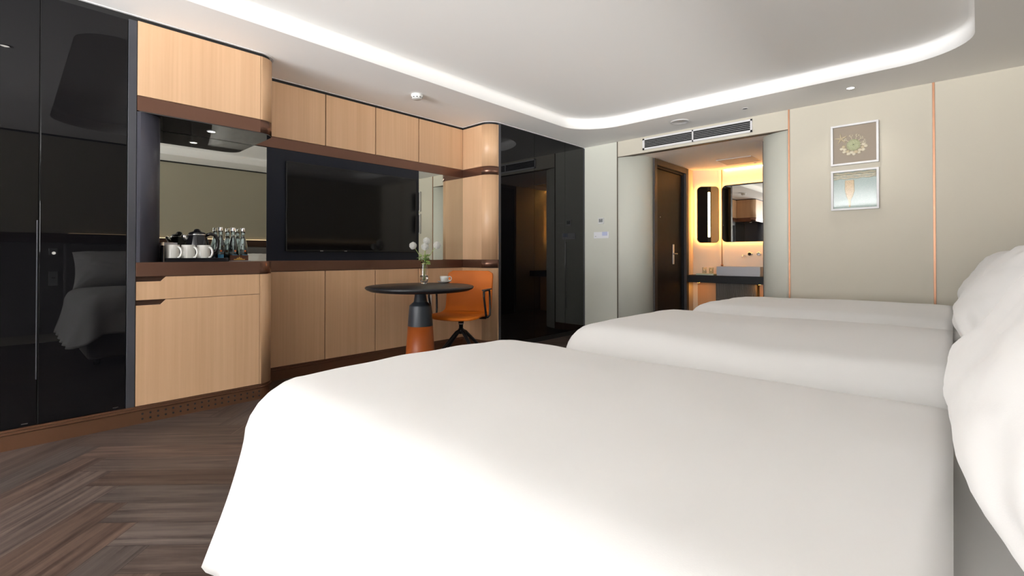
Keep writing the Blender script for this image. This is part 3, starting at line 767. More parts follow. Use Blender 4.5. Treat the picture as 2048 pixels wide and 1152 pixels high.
bm = B(); add_box(bm, (-DN, 3.004, .46), (-DN+.008, 3.05, .60), .002); o = obj('wall_socket', bm, M['white']); tag(o, 'white socket plate on the oak base cabinet behind the table pedestal', 'socket')

# ------------------------------------------------------------------ pictures
def frame(t, x0, x1, z0, z1, wdt=.017, dep=.035):
    y0, y1 = YF-dep, YF
    bm = B()
    for lo, hi in (((x0, z0), (x1, z0+wdt)), ((x0, z1-wdt), (x1, z1)), ((x0, z0+wdt), (x0+wdt, z1-wdt)), ((x1-wdt, z0+wdt), (x1, z1-wdt))):
        add_box(bm, (lo[0], y0, lo[1]), (hi[0], y1-.001, hi[1]), .0015)
    obj('frame', bm, M['whitepaint'], t)
    bm = B(); add_box(bm, (x0+wdt, YF-dep+.006, z0+wdt), (x1-wdt, YF-dep+.008, z1-wdt)); obj('glass', bm, M['pane'], t)
fx0, fx1 = 2.755, 3.108
t = thing('picture', 'white framed shell and coral picture, the upper of two', 'picture', (2.93, YF-.02, 1.84), 'framed pictures on the far wall')
frame(t, fx0, fx1, 1.840, 2.209)
yb = YF-.010
bm = B(); add_box(bm, (fx0+.015, yb, 1.855), (fx1-.015, yb+.003, 2.194)); obj('backing_board', bm, M['taupe'], t)
cx_, cz_ = 2.925, 2.018
bm = B(); prof = [(0, .004), (.006, .010), (.03, .013), (.048, .009), (.053, 0)]
add_lathe(bm, prof, (0, 0, 0), 32, cap=False); bmesh.ops.transform(bm, matrix=Matrix.Translation((cx_, yb, cz_)) @ Matrix.Rotation(PI/2, 4, 'X'), verts=bm.verts); obj('sea_urchin', bm, M['urchin'], t)
bm = B(); add_ball(bm, (cx_, yb-.012, cz_), .004, sub=1); obj('urchin_mouth', bm, M['dark'], t)
rnd = random.Random(3)
def branch(bm, p, a_, L, r, depth):
    q = (p[0]+math.cos(a_)*L, p[1], p[2]+math.sin(a_)*L)
    add_tube(bm, [p, q], [r, r*.75], 6)
    if depth:
        for da in (-.55, .1, .6): branch(bm, q, a_+da+rnd.uniform(-.15, .15), L*rnd.uniform(.55, .8), r*.75, depth-1)
for a0 in (.25, .75, 1.25, 1.8, 2.4, -.15):
    bm = B(); branch(bm, (cx_+.045*math.cos(a0), yb-.004, cz_+.045*math.sin(a0)), a0, .024, .0035, 2); obj('coral_sprig', bm, M['shell'], t)
for i in range(15):
    a_ = PI*1.02 + i*(PI*.98/14); r_ = .064+.016*(i % 2)
    bm = B(); add_ball(bm, (cx_+r_*1.15*math.cos(a_), yb-.005, cz_+r_*math.sin(a_)-.004), .013, (1+.4*rnd.random(), .6, 1+.3*rnd.random()), 2); obj('seashell', bm, M['shell'] if i % 4 else M['star'], t)
bm = B()
sx_, sz_ = 2.832, 2.085
for i in range(5):
    a_ = PI/2 + .1 + i*2*PI/5; add_tube(bm, [(sx_, yb-.005, sz_), (sx_+.05*math.cos(a_), yb-.003, sz_+.05*math.sin(a_))], [.008, .0025], 8)
obj('starfish', bm, M['star'], t)
t = thing('picture', 'white framed pale aqua bead picture, the lower of two', 'picture', (2.93, YF-.02, 1.43), 'framed pictures on the far wall')
frame(t, fx0, fx1, 1.428, 1.792)
bm = B(); add_box(bm, (fx0+.015, yb, 1.443), (fx1-.015, yb+.003, 1.777)); obj('backing_board', bm, M['sea'], t)
bm = B()
for i, z in enumerate((1.762, 1.742, 1.722)):
    pts = [(fx0+.02+k*(fx1-fx0-.04)/14, yb-.004, z + .004*math.sin(k*1.7+i*2)) for k in range(15)]
    add_tube(bm, pts, .010, 8)
obj('bark_strips', bm, M['bark'], t)
bm = B(); tx = 2.895
pts = [(-.035, 1.700), (.033, 1.700), (.036, 1.60), (.022, 1.55), (.008, 1.52), (.005, 1.455), (-.006, 1.455), (-.012, 1.52), (-.028, 1.56), (-.038, 1.62)]
a_ = [bm.verts.new((tx+p[0], yb-.0005, p[1])) for p in pts]; b_ = [bm.verts.new((tx+p[0]*.9, yb-.009, p[1])) for p in pts]
bm.faces.new(b_); 
for i in range(len(pts)): bm.faces.new((a_[i], a_[(i+1) % len(pts)], b_[(i+1) % len(pts)], b_[i]))
bmesh.ops.recalc_face_normals(bm, faces=bm.faces); obj('bead_tassel', bm, M['bead'], t)

# ------------------------------------------------------------------ entrance door in the alcove
t = sthing('door_1', (XDW, 6.08, 0))
fy0, fy1, fz = 5.557, 6.599, 2.245
bm = B()
for a_, b_, z0, z1 in ((fy0, fy0+.075, 0, fz), (fy1-.075, fy1, 0, fz), (fy0+.075, fy1-.075, fz-.075, fz)):
    add_box(bm, (XDW-.12, a_, z0), (XDW+.022, b_, z1), .003)
obj('door_frame', bm, M['doorframe'], t)
bm = B()
for a_, b_, z0, z1 in ((fy0+.075, fy0+.10, 0, fz-.075), (fy1-.10, fy1-.075, 0, fz-.075), (fy0+.1, fy1-.1, fz-.10, fz-.075)):
    add_box(bm, (XDW-.12, a_, z0), (XDW-.015, b_, z1))
obj('door_stop', bm, M['doorwood'], t)
bm = B(); add_box(bm, (XDW-.085, fy0+.10, .006), (XDW-.04, fy1-.10, fz-.10), .002); d = obj('door_leaf', bm, M['doorwood'], t)
bm = B(); add_box(bm, (XDW-.04, 6.20, .90), (XDW-.030, 6.245, 1.17), .003); h_ = obj('lock_plate', bm, M['steel'], d)
bm = B(); add_tube(bm, [(XDW-.03, 6.225, 1.04), (XDW+.015, 6.225, 1.04), (XDW+.02, 6.22, 1.04), (XDW+.02, 6.11, 1.04)], .010, 10); obj('door_handle', bm, M['steel'], d)
bm = B(); add_lathe(bm, [(.007, 0), (.007, .008)], (0, 0, 0), 12); bmesh.ops.transform(bm, matrix=Matrix.Translation((XDW-.041, 5.83, 1.52)) @ Matrix.Rotation(PI/2, 4, 'Y'), verts=bm.verts); obj('peephole', bm, M['chrome'], d)

t = sthing('door_2', (xr_, 5.95, 0))
bm = B(); add_box(bm, (xr_-.012, 5.60, 0), (xr_+.03, 6.12, 2.20), .002); obj('door_leaf', bm, M['doorwood'], t)
bm = B(); add_box(bm, (xr_-.02, 5.55, 0), (xr_+.03, 5.60, 2.25), .002); add_box(bm, (xr_-.02, 6.12, 0), (xr_+.03, 6.17, 2.25), .002); add_box(bm, (xr_-.02, 5.60, 2.20), (xr_+.03, 6.12, 2.25), .002); obj('door_frame', bm, M['doorframe'], t)
# ------------------------------------------------------------------ vanity in the alcove
zc0, zc1 = .645, .745
t = thing('vanity', 'black stone vanity shelf with a dark fluted panel in the lit alcove', 'vanity', (1.45, 6.8, 0))
cpoly = [(XDW, 6.55), (2.10, 6.55), (2.10, YBW-.001), (1.14, YBW-.001), (XDW+.001, 6.80)]
bm = B(); add_prism(bm, cpoly, zc0, zc1); obj('worktop', bm, M['marble'], t, bevel=.003)
bm = B(); n_ = 30; x0_, x1_ = 1.17, 1.69
for i in range(n_): 
    cx0 = x0_ + (i+.5)*(x1_-x0_)/n_; add_prism(bm, arc(cx0, 6.72, (x1_-x0_)/n_/2*.80, .014, PI, 2*PI, 6), 0, zc0)
add_box(bm, (x0_, 6.72, 0), (x1_, 6.76, zc0)); obj('fluted_panel', bm, M['flute'], t)
bm = B(); add_box(bm, (XDW+.03, 6.84, 0), (1.165, 6.86, zc0)); obj('back_panel', bm, M['woodbath'], t, label='warm lit wooden panel under the shelf')
bm = B(); add_box(bm, (1.695, 6.84, 0), (2.09, 6.86, zc0)); obj('back_panel', bm, M['woodbath'], t, label='warm lit wooden panel under the shelf')
for x in (.955, 1.745):
    q = thing('under_shelf_light', 'small amber spot glowing under the black vanity shelf, at the %s of the fluted panel' % ('left' if x < 1.2 else 'right'), 'light', (x, 6.66, zc0-.01), 'amber spots under the vanity')
    bm = B(); add_lathe(bm, [(.024, zc0-.001), (.024, zc0-.006)], (x, 6.66, 0), 20); obj('housing', bm, M['copper'], q)
    bm = B(); add_lathe(bm, [(0, zc0-.0065), (.019, zc0-.0065)], (x, 6.66, 0), 20, cap=False); obj('lens', bm, emit('amber_spot_%d' % (x*10), (1., .45, .08), 110.), q)
t = thing('sink', 'white rectangular vessel sink on the black vanity shelf', 'sink', (1.49, 6.77, zc1))
bm = B(); sx0, sx1, sy0, sy1, sz = 1.215, 1.765, 6.62, 6.93, .868
add_prism(bm, rrect(sx0, sx1, sy0, sy1, .012), zc1+.0005, zc1+.02)
for a_, b_ in (((sx0, sy0), (sx1, sy0+.014)), ((sx0, sy1-.014), (sx1, sy1)), ((sx0, sy0+.014), (sx0+.014, sy1-.014)), ((sx1-.014, sy0+.014), (sx1, sy1-.014))): add_box(bm, (*a_, zc1+.02), (*b_, sz), .003)
obj('basin', bm, M['sinkceramic'], t)
bm = B(); add_lathe(bm, [(.022, 0), (.022, .004), (.01, .006)], (1.49, 6.78, zc1+.02), 20); obj('drain', bm, M['chrome'], t)
t = thing('faucet', 'chrome wall mounted faucet with two round knobs above the sink', 'faucet', (1.56, YBW-.02, 1.0))
def knob(nm, x, z, r, L):
    bm = B(); add_lathe(bm, [(r*1.15, 0), (r*1.2, .006), (r*.55, .01), (r*.5, L*.5), (r, L*.55), (r, L), (r*.8, L+.004)], (0, 0, 0), 24)
    bmesh.ops.transform(bm, matrix=Matrix.Translation((x, YBW, z)) @ Matrix.Rotation(PI/2, 4, 'X'), verts=bm.verts); return obj(nm, bm, M['chrome'], t)
knob('knob', 1.525, 1.04, .026, .05); knob('knob', 1.64, 1.04, .026, .05)
bm = B(); add_tube(bm, [(1.455, YBW, 1.02), (1.455, YBW-.10, 1.02), (1.455, YBW-.13, 1.015), (1.455, YBW-.135, .99)], .010, 12); obj('spout', bm, M['chrome'], t)
t = thing('amenity_tray', 'flat pale green tray on the black vanity shelf left of the sink', 'tray', (1.05, 6.70, zc1))
bm = B(); add_box(bm, (.94, 6.60, zc1+.0005), (1.185, 6.78, zc1+.022), .004); obj('tray_body', bm, M['palegreen'], t)
def tumbler(x, y, lb):
    t = thing('tumbler', lb, 'glass', (x, y, zc1+.022), 'tumblers in the alcove')
    bm = B(); add_lathe(bm, [(0, .004), (.026, .004), (.031, .085), (.0325, .085), (.028, 0), (0, 0)], (x, y, zc1+.0225), 24, cap=False); obj('vessel', bm, M['thinglass'], t); return t
tumbler(1.03, 6.68, 'left clear tumbler on the pale green tray'); tumbler(1.125, 6.68, 'right clear tumbler on the pale green tray, next to the sink')
# mirrors with glow behind
def rr_mirror(nm, lb, corners_fn, x0, x1, z0, z1, r, dep, bar=None):
    """a rounded mirror in a local frame (u along wall, v = z), placed by corners_fn(u, v, d)"""
    t = thing(nm, lb, 'mirror', corners_fn((x0+x1)/2, z0, .03))
    pts = rrect(x0, x1, z0, z1, r, 10)
    def slab(p, d0, d1):
        bm = B(); a_ = [bm.verts.new(corners_fn(u, v, d0)) for u, v in p]; b_ = [bm.verts.new(corners_fn(u, v, d1)) for u, v in p]
        bm.faces.new(a_); bm.faces.new(b_)
        for i in range(len(p)): bm.faces.new((a_[i], a_[(i+1) % len(p)], b_[(i+1) % len(p)], b_[i]))
        bmesh.ops.recalc_face_normals(bm, faces=bm.faces); return bm
    obj('rim', slab(pts, .035, dep-.002), M['blackmetal'], t)
    obj('mirror_glass', slab(rrect(x0+.006, x1-.006, z0+.006, z1-.006, r-.004, 10), dep-.002, dep), M['mirrorbath'], t)
    obj('backlight', slab(rrect(x0+.03, x1-.03, z0+.03, z1-.03, r*.6, 6), .012, .030), M['led'], t, label='warm backlight')
    obj('mount', slab(rrect(x0+.1, x1-.1, z0+.1, z1-.1, .02, 4), .0, .035), M['blackmetal'], t)
    if bar: obj('light_bar', slab(rrect(*bar, .010, 6), dep, dep+.003), M['ledbar'], t, label='lit vertical bar')
    return t
rr_mirror('wall_mirror', 'wide rounded backlit mirror above the sink', lambda u, v, d: (u, YBW-d, v), 1.16, 2.02, 1.208, 2.022, .07, .06)
Aw = Vector((XDW, 6.80)); Bw = Vector((1.14, YBW)); dw = (Bw-Aw).normalized(); nw = Vector((dw.y, -dw.x))
def ang(u, v, d):
    p = Aw + dw*u + nw*d; return (p.x, p.y, v)
rr_mirror('wall_mirror', 'narrow rounded backlit mirror with a vertical light bar beside the entrance door', ang, .045, .345, 1.20, 2.01, .06, .07, bar=(.19, .222, 1.28, 1.93))
bm = B(); add_tube(bm, [(1.15, YBW-.03, .755), (1.15, YBW-.03, ZL-.002)], .005, 10); add_lathe(bm, [(.014, 0), (.014, .03), (.007, .04)], (1.15, YBW-.03, .860), 14); o = obj('pole', bm, M['copper']); tag(o, 'thin vertical metal pole between the two alcove mirrors', 'pole')
bm = B(); add_box(bm, (1.18, YBW-.02, ZL-.012), (2.09, YBW-.004, ZL-.003)); o = obj('light_strip', bm, M['led']); tag(o, 'warm light strip along the top of the alcove back wall', 'light')
bm = B(); m_ = B(); add_box(bm, (1.34, 6.28, ZL-.010), (1.76, 6.68, ZL-.0005), .003); o = obj('ceiling_hatch', bm, mat('hatch_grey', (.50, .48, .46), .7)); tag(o, 'square grey access hatch in the alcove ceiling', 'hatch')
downlight(1.66, 6.80, ZL, 'tiny dark round fitting behind the hatch in the alcove ceiling', False, .02)

# ------------------------------------------------------------------ round table
TX, TY, TZ = .179, 2.466, .752
t = thing('pedestal_table', 'round black table on a flared orange leather and black pedestal', 'table', (TX, TY, 0))
bm = B(); add_lathe(bm, [(0, TZ), (.44, TZ), (.458, TZ-.004), (.466, TZ-.014), (.455, TZ-.028), (.425, TZ-.042), (.39, TZ-.047), (0, TZ-.047)], (TX, TY, 0), 96, cap=False); obj('tabletop', bm, M['tabletop'], t)
bm = B(); add_lathe(bm, [(.0, TZ-.047), (.022, TZ-.047), (.022, .67), (0, .67)], (TX, TY, 0), 28, cap=False); obj('neck', bm, M['copper'], t, label='short copper neck')
bm = B(); add_lathe(bm, [(.0, .682), (.046, .682), (.0475, .6805), (.048, .679), (.0575, .614), (.0585, .611), (.0605, .6085), (.0925, .581), (.0945, .578), (.0955, .574), (.108, .4045), (.108, .404), (0, .404)], (TX, TY, 0), 48, cap=False); obj('collar', bm, M['tabletrim'], t, label='blue-black upper pedestal')
bm = B(); add_lathe(bm, [(.0, .404), (.1075, .404), (.124, .17), (.15, .03), (.16, .012), (.16, 0), (0, 0)], (TX, TY, 0), 48, cap=False); obj('foot', bm, M['leatherbrown'], t, label='orange brown leather foot')

# vase and flowers
VX, VY = .012, 2.628
t = thing('vase', 'slim clear glass vase with water standing on the round black table', 'vase', (VX, VY, TZ))
prof_o = [(.0, TZ+.001), (.024, TZ+.001), (.033, TZ+.020), (.038, TZ+.05), (.037, TZ+.09), (.034, TZ+.14), (.031, TZ+.185), (.030, TZ+.205)]
prof_i = [(.0285, TZ+.205), (.0293, TZ+.185), (.0322, TZ+.14), (.0352, TZ+.09), (.036, TZ+.05), (.031, TZ+.024), (.0, TZ+.018)]
bm = B(); add_lathe(bm, prof_o+prof_i, (VX, VY, 0), 36, cap=False); obj('vessel', bm, M['glass'], t)
bm = B(); add_lathe(bm, [(0, TZ+.0185), (.0305, TZ+.0245), (.0355, TZ+.05), (.035, TZ+.078), (0, TZ+.078)], (VX, VY, 0), 28, cap=False); obj('water', bm, M['water'], t)
rt = Vector((.731, .683, 0)); fwd = Vector((-.683, .731, 0))
heads = [(-.103, .0, 1.105, 'leftmost of the four flowers'), (.008, .0, 1.095, 'lower flower in the middle, just above the leaves'), (.018, .03, 1.150, 'topmost flower of the four'), (.120, .0, 1.110, 'rightmost of the four flowers')]
for i, (dx, df, z, lb) in enumerate(heads):
    c = Vector((VX, VY, 0)) + rt*dx*1.0 + fwd*df; c.z = z
    t = thing('pompom_flower', 'white pompom flower in the glass vase, ' + lb, 'flower', (VX, VY, TZ+.03), 'white flowers in the vase')
    b0 = Vector((VX, VY, TZ+.034)) + rt*(.004*(i-1.5)); m1 = Vector((VX, VY, TZ+.2)) + rt*(dx*.12)
    pts = [b0, m1] + [m1.lerp(c, k/4) + Vector((0, 0, .012*math.sin(PI*k/4))) for k in range(1, 5)]
    bm = B(); add_tube(bm, pts, .0022, 6); obj('stem', bm, M['stem'], t)
    bm = B(); rn = random.Random(i); N_ = 150; R_ = .033
    add_ball(bm, c, R_*.72, sub=2)
    for k in range(N_):
        zz = 1-2*(k+.5)/N_; ph = k*2.39996; rr_ = math.sqrt(1-zz*zz); d_ = Vector((rr_*math.cos(ph), rr_*math.sin(ph), zz))
        t2 = bmesh.new(); bmesh.ops.create_icosphere(t2, subdivisions=1, radius=.0048)
        merge(bm, t2, Matrix.Translation(c + d_*(R_*.86+rn.uniform(-.002, .003))) @ d_.to_track_quat('Z', 'Y').to_matrix().to_4x4() @ Matrix.Diagonal((.8, .45, 1.4, 1)))
    obj('bloom', bm, M['petal'], t)
    if i in (0, 1, 3):
        for k in range(9):
            sd = rn.uniform(-1, 1); base = m1.lerp(c, .15+.05*k) if i != 3 else m1.lerp(c, .05+.035*k)
            if i == 0: dr = (rt*rn.uniform(-1.0, .2) + Vector((0, 0, rn.uniform(-.3, .9))) + fwd*rn.uniform(-.6, .6)).normalized()
            elif i == 1: dr = (rt*rn.uniform(-.5, .9) + Vector((0, 0, rn.uniform(-.1, .8))) + fwd*rn.uniform(-.6, .6)).normalized()
            else: dr = (rt*rn.uniform(.2, 1.0) + Vector((0, 0, rn.uniform(-.6, .5))) + fwd*rn.uniform(-.6, .6)).normalized()
            base = Vector((VX, VY, TZ+.2+.007*k)) + rt*(dx*.1 + (-.012 if i == 0 else .008))
            L = rn.uniform(.03, .05); q = dr.to_track_quat('X', 'Z').to_matrix().to_4x4()
            bm = B()
            for s_ in (-.6, 0, .6):
                t2 = bmesh.new(); P2 = [(0, 0, 0), (L*.35, L*.16, .004), (L*.7, L*.14, .006), (L, 0, 0), (L*.7, -L*.14, .002), (L*.35, -L*.16, 0)]
                v2 = [t2.verts.new(p) for p in P2]; t2.faces.new(v2)
                merge(bm, t2, Matrix.Translation(base) @ q @ Matrix.Rotation(s_, 4, 'Z'))
            obj('leaf', bm, M['leaf'] if k % 2 else M['stem'], t)
# cup and saucer
CX_, CY_ = .029, 2.850
t = thing('saucer', 'white saucer under the coffee cup on the black table', 'saucer', (CX_, CY_, TZ))
bm = B(); add_lathe(bm, [(0, .002), (.03, .001), (.045, .006), (.070, .017), (.072, .0185), (.069, .0195), (.045, .0095), (.028, .006), (0, .006)], (CX_, CY_, TZ), 40, cap=False); obj('dish', bm, M['ceramic'], t)
t = thing('coffee_cup', 'white coffee cup with a ring handle standing on the saucer', 'cup', (CX_, CY_, TZ+.006))
bm = B(); add_lathe(bm, [(0, .007), (.024, .007), (.026, .012), (.034, .022), (.040, .045), (.0415, .066), (.039, .066), (.0375, .045), (.031, .024), (0, .016)], (CX_, CY_, TZ), 40, cap=False); obj('bowl', bm, M['ceramic'], t)
bm = B(); c0 = Vector((CX_, CY_, TZ+.043)) + rt*.052
add_tube(bm, [c0 + rt*(.017*math.cos(a_)) + Vector((0, 0, .019*math.sin(a_))) for a_ in [2*PI*k/20 for k in range(20)]], .0042, 8, closed=True); obj('handle', bm, M['ceramic'], t)

# ------------------------------------------------------------------ chair
def build_chair(loc, rz):
    t = thing('armchair', 'orange leather swivel armchair with black arms behind the round table', 'chair', (0, 0, 0))
    W_ = .47
    def shell(nm, prof, wfun, m, th=.022, bow=.02):
        bm = B(); nu = 18; rows = []
        for k, (y, z) in enumerate(prof):
            s = k/(len(prof)-1); hw_ = wfun(s)/2; rows.append([bm.verts.new((hw_*(-1+2*i/nu), y - bow*0 + (bow*(1-(-1+2*i/nu)**2) if nm == 'backrest' else 0), z - (0.012*(1-(-1+2*i/nu)**2) if nm == 'seat' else 0))) for i in range(nu+1)])
        for a_, b_ in zip(rows, rows[1:]):
            for i in range(nu):
                f = bm.faces.new((a_[i], a_[i+1], b_[i+1], b_[i])); f.smooth = True
        bmesh.ops.recalc_face_normals(bm, faces=bm.faces)
        o = obj(nm, bm, m, t); md = o.modifiers.new('thick', 'SOLIDIFY'); md.thickness = th; md.offset = 0
        b2 = o.modifiers.new('round', 'BEVEL'); b2.width = .006; b2.segments = 3; b2.limit_method = 'ANGLE'
        return o
    def rcorner(s, L, r, W):   # width with rounded corners at the end s=1 over length r
        d = (1-s)*L
        return W if d > r else W - 2*(r - math.sqrt(max(0, r*r-(r-d)**2)))
    # seat from the front edge to the bend
    sp = [(-.235, .425), (-.225, .440), (-.20, .450), (-.15, .452), (-.08, .449), (0, .444), (.08, .441), (.14, .445), (.175, .458)]
    sp2 = sp
    shell('seat', sp2, lambda s: .50 if s > .3 else .50-.16*(1-s/.3)**2, M['leather'])
    bp_ = [(.165, .452), (.195, .475), (.212, .51), (.222, .56)] + [(.222+.055*k/12, .56+.30*k/12) for k in range(1, 13)]
    LB = .42
    shell('backrest', bp_, lambda s: rcorner(s, LB, .05, .485) - .03*(1-s)**2*0, M['leather'], bow=.028)
    # frame under the seat, column and star foot
    bm = B(); add_lathe(bm, [(.020, .30), (.020, .365), (.027, .365), (.027, .41), (.05, .43), (0, .435)], (0, 0, 0), 24); obj('column', bm, M['blackmetal'], t)
    bm = B(); add_lathe(bm, [(.021, .352), (.0285, .352), (.0285, .364), (.021, .364)], (0, 0, 0), 24); obj('ring', bm, M['chrome'], t, label='thin chrome ring')
    bm = B(); add_tube(bm, [(-.24, .02, .425), (-.15, .01, .428), (0, 0, .430), (.15, .01, .428), (.24, .02, .425)], .014, 8); obj('seat_support', bm, M['blackmetal'], t)
    bm = B(); add_lathe(bm, [(.022, .26), (.030, .28), (.026, .31), (0, .315)], (0, 0, 0), 20); obj('hub', bm, M['blackmetal'], t)
    for k in range(4):
        a_ = PI/4 + k*PI/2 + .12; d_ = Vector((math.cos(a_), math.sin(a_), 0))
        bm = B(); add_tube(bm, [d_*.0+Vector((0, 0, .295)), d_*.05+Vector((0, 0, .275)), d_*.20+Vector((0, 0, .135)), d_*.31+Vector((0, 0, .018))], [.020, .019, .015, .011], 8)
        l_ = obj('leg', bm, M['blackmetal'], t)
        bm = B(); add_lathe(bm, [(.013, 0), (.013, .012)], d_*.31, 12); obj('glide', bm, M['blackmetal'], l_)
    for s in (-1, 1):
        x = s*.275
        pts = [(s*.20, .03, .423), (x-.01*s, .02, .425), (x, .05, .44), (x, .055, .50), (x, .05, .62), (x, .04, .672), (x, .02, .685), (x, -.05, .688), (x, -.12, .687), (x, -.14, .675), (x, -.135, .62), (x, -.09, .50), (x, -.07, .44), (x-.01*s, -.05, .425), (s*.20, -.04, .423)]
        bm = B(); add_tube(bm, pts, .0105, 8); obj('armrest', bm, M['blackmetal'], t)
        bm = B(); add_box(bm, (x-.018, -.15, .686), (x+.018, .06, .698), .004); obj('arm_pad', bm, M['blackmetal'], t)
    t.location = loc; t.rotation_euler = (0, 0, rz); return t
build_chair((.10, 3.00, 0), math.radians(29))

# ------------------------------------------------------------------ things on the minibar counter
t = thing('tray', 'black rectangular tray with mugs and a kettle on the bronze countertop', 'tray', (-.16, .83, ZC))
tx0, tx1, ty0, ty1 = -.31, -.012, .672, 1.03
bm = B(); add_box(bm, (tx0, ty0, ZC+.0005), (tx1, ty1, ZC+.010), .003)
for a_, b_ in (((tx0, ty0), (tx0+.008, ty1)), ((tx1-.008, ty0), (tx1, ty1)), ((tx0, ty0), (tx1, ty0+.008)), ((tx0, ty1-.008), (tx1, ty1))): add_box(bm, (*a_, ZC+.006), (*b_, ZC+.026), .002)
obj('tray_body', bm, M['kettle'], t)
ZT = ZC+.0105
mugs = [(.722, 'leftmost of the three white mugs on the black tray'), (.808, 'middle one of the three white mugs on the black tray'), (.894, 'rightmost of the three white mugs on the black tray')]
t = thing('mug', mugs[0][1], 'mug', (-.07, .722, ZT), 'white mugs on the tray')
bm = B(); add_lathe(bm, [(0, 0), (.036, 0), (.0385, .004), (.039, .020), (.039, .098), (.0375, .100), (.0365, .098), (.0365, .010), (0, .007)], (-.07, .722, ZT), 36, cap=False); obj('vessel', bm, M['ceramic'], t)
hd = Vector((.80, .6, 0)).normalized(); c0 = Vector((-.07, .722, ZT+.052)) + hd*.038
bm = B(); add_tube(bm, [c0 + hd*(.026*math.sin(a_)) + Vector((0, 0, .034*math.cos(a_))) for a_ in [PI*k/12 for k in range(13)]], .0065, 8); obj('handle', bm, M['ceramic'], t)
for y, lb in mugs[1:]: dup(t, (-.07, y, ZT), lb)
# kettle
KX, KY = -.19, .885
t = thing('kettle', 'glossy black electric kettle behind the white mugs', 'kettle', (KX, KY, ZT))
bm = B(); add_lathe(bm, [(0, .0), (.074, .0), (.076, .012), (.0, .014)], (KX, KY, ZT), 40, cap=False); obj('power_base', bm, M['blackmetal'], t)
bm = B(); add_lathe(bm, [(0, .014), (.070, .014), (.074, .03), (.072, .09), (.062, .14), (.055, .165), (.053, .172), (0, .172)], (KX, KY, ZT), 40, cap=False); obj('body', bm, M['kettle'], t)
bm = B(); add_lathe(bm, [(.0545, .168), (.056, .172), (.0545, .176)], (KX, KY, ZT), 40); obj('rim_band', bm, M['chrome'], t, label='chrome rim')
bm = B(); add_lathe(bm, [(.053, .176), (.045, .188), (.022, .196), (.018, .206), (.010, .212), (0, .213)], (KX, KY, ZT), 36); obj('lid', bm, M['kettle'], t)
hp = [(KX+.01, KY+.048, ZT+.168), (KX+.015, KY+.075, ZT+.182), (KX+.02, KY+.105, ZT+.170), (KX+.02, KY+.120, ZT+.135), (KX+.02, KY+.118, ZT+.09), (KX+.018, KY+.104, ZT+.055), (KX+.012, KY+.070, ZT+.045)]
bm = B(); add_tube(bm, hp, [.012, .012, .012, .0115, .011, .010, .009], 10); obj('handle', bm, M['kettle'], t)
bm = B(); add_tube(bm, [(KX-.01, KY-.045, ZT+.125), (KX-.012, KY-.072, ZT+.160), (KX-.012, KY-.085, ZT+.170)], [.022, .013, .009], 10); obj('spout', bm, M['chrome'], t)
# sachet box
t = thing('sachet_box', 'grey open box of tea sachets at the left end of the tray', 'box', (-.18, .72, ZT))
bm = B()
bx0, bx1, by0, by1 = -.23, -.13, .682, .762
add_box(bm, (bx0, by0, ZT+.001), (bx1, by1, ZT+.005))
add_box(bm, (bx0, by0, ZT), (bx0+.003, by1, ZT+.115)); add_box(bm, (bx1-.003, by0, ZT), (bx1, by1, ZT+.115)); add_box(bm, (bx0, by0, ZT), (bx1, by0+.003, ZT+.115)); add_box(bm, (bx0, by1-.003, ZT), (bx1, by1, ZT+.115))
obj('box_walls', bm, M['greycard'], t)
for k in range(4):
    bm = B(); add_box(bm, (bx0+.015+k*.02, by0+.008, ZT+.006), (bx0+.021+k*.02, by1-.008, ZT+.118-.004*k)); obj('sachet', bm, M['paper'] if k % 2 else M['beigecard'], t)
t = thing('menu_folder', 'narrow black folder standing at the left edge of the countertop', 'folder', (-.05, .648, ZC))
bm = B(); add_box(bm, (-.10, .6645, ZC+.0005), (-.018, .667, ZC+.105), .002); add_box(bm, (-.10, .6695, ZC+.0005), (-.018, .671, ZC+.105), .002); obj('cover', bm, M['kettle'], t)
bm = B(); add_box(bm, (-.095, .6675, ZC+.001), (-.020, .669, ZC+.125)); obj('sheet', bm, M['beigecard'], t)
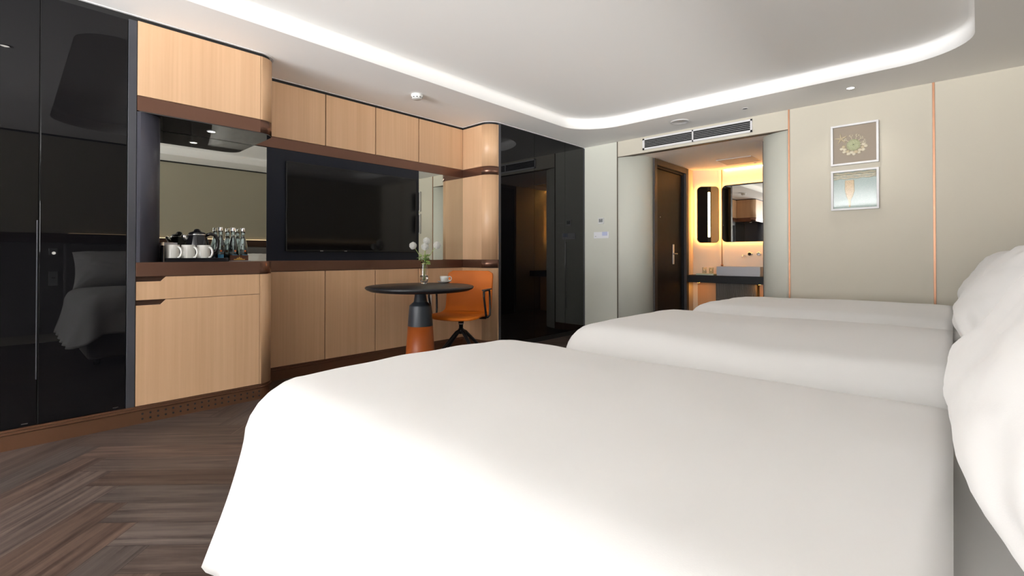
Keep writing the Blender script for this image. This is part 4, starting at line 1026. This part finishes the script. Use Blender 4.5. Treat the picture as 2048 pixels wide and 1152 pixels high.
# bottles
bots = [(-.372, 1.075, 'leftmost of the three glass water bottles'), (-.372, 1.158, 'middle one of the three glass water bottles'), (-.375, 1.226, 'rightmost of the three glass water bottles')]
bx, by = bots[0][0], bots[0][1]
t = thing('water_bottle', bots[0][2], 'bottle', (bx, by, ZC), 'glass water bottles')
bo = [(0, .002), (.028, .001), (.032, .006), (.0325, .10), (.030, .125), (.020, .165), (.0145, .185), (.0135, .218), (.0145, .220), (.0145, .232)]
bi = [(.0125, .232), (.0115, .19), (.017, .165), (.0275, .125), (.030, .10), (.0295, .010), (0, .006)]
bm = B(); add_lathe(bm, bo+bi, (bx, by, ZC), 32, cap=False); obj('bottle_glass', bm, M['bottle'], t)
bm = B(); add_lathe(bm, [(0, .0065), (.0292, .0105), (.0297, .10), (.0272, .125), (.0167, .165), (.0112, .19), (0, .19)], (bx, by, ZC), 28, cap=False); obj('water', bm, M['water'], t)
bm = B(); add_lathe(bm, [(.0155, .222), (.016, .226), (.016, .249), (.0145, .252), (0, .252)], (bx, by, ZC), 24); obj('cap', bm, M['chrome'], t, label='silver cap')
def patch(r, z0, z1, a0, a1, n=8):
    bm = B(); q = [[bm.verts.new((bx+r*math.cos(a0+(a1-a0)*k/n), by+r*math.sin(a0+(a1-a0)*k/n), ZC+z)) for k in range(n+1)] for z in (z0, z1)]
    for k in range(n): bm.faces.new((q[0][k], q[0][k+1], q[1][k+1], q[1][k])).smooth = True
    return bm
obj('label_band', patch(.0329, .018, .050, -.75, .45), M['blue'], t, label='blue printed label')
obj('label_mark', patch(.0331, .070, .083, -.35, .05), M['orange'], t, label='orange printed mark')
for x, y, lb in bots[1:]: dup(t, (x, y, ZC), lb, rotz=.35)
t = thing('coaster_box', 'low brown card holder with a gold emblem in front of the bottles', 'card holder', (-.32, 1.19, ZC))
bm = B(); add_prism(bm, rrect(-.335, -.325, 1.125, 1.25, .004, 3), ZC+.0005, ZC+.045); obj('card', bm, M['browncard'], t)
bm = B(); add_prism(bm, rrect(-.345, -.290, 1.12, 1.255, .01, 3), ZC+.0003, ZC+.005); obj('holder_base', bm, M['sinkceramic'], t)
bm = B()
add_box(bm, (-.3252, 1.150, ZC+.010), (-.3242, 1.226, ZC+.016))
for p in ((1.188, .034), (1.176, .027), (1.200, .027)):
    t2 = bmesh.new(); v_ = [t2.verts.new((-.3243, p[0]-.010, ZC+.018)), t2.verts.new((-.3243, p[0]+.010, ZC+.018)), t2.verts.new((-.3243, p[0], ZC+p[1]))]; t2.faces.new(v_); merge(bm, t2)
obj('emblem', bm, M['gold'], t, label='small gold crown emblem')

# unlink helper property
for o in bpy.data.objects:
    if '_w' in o: del o['_w']
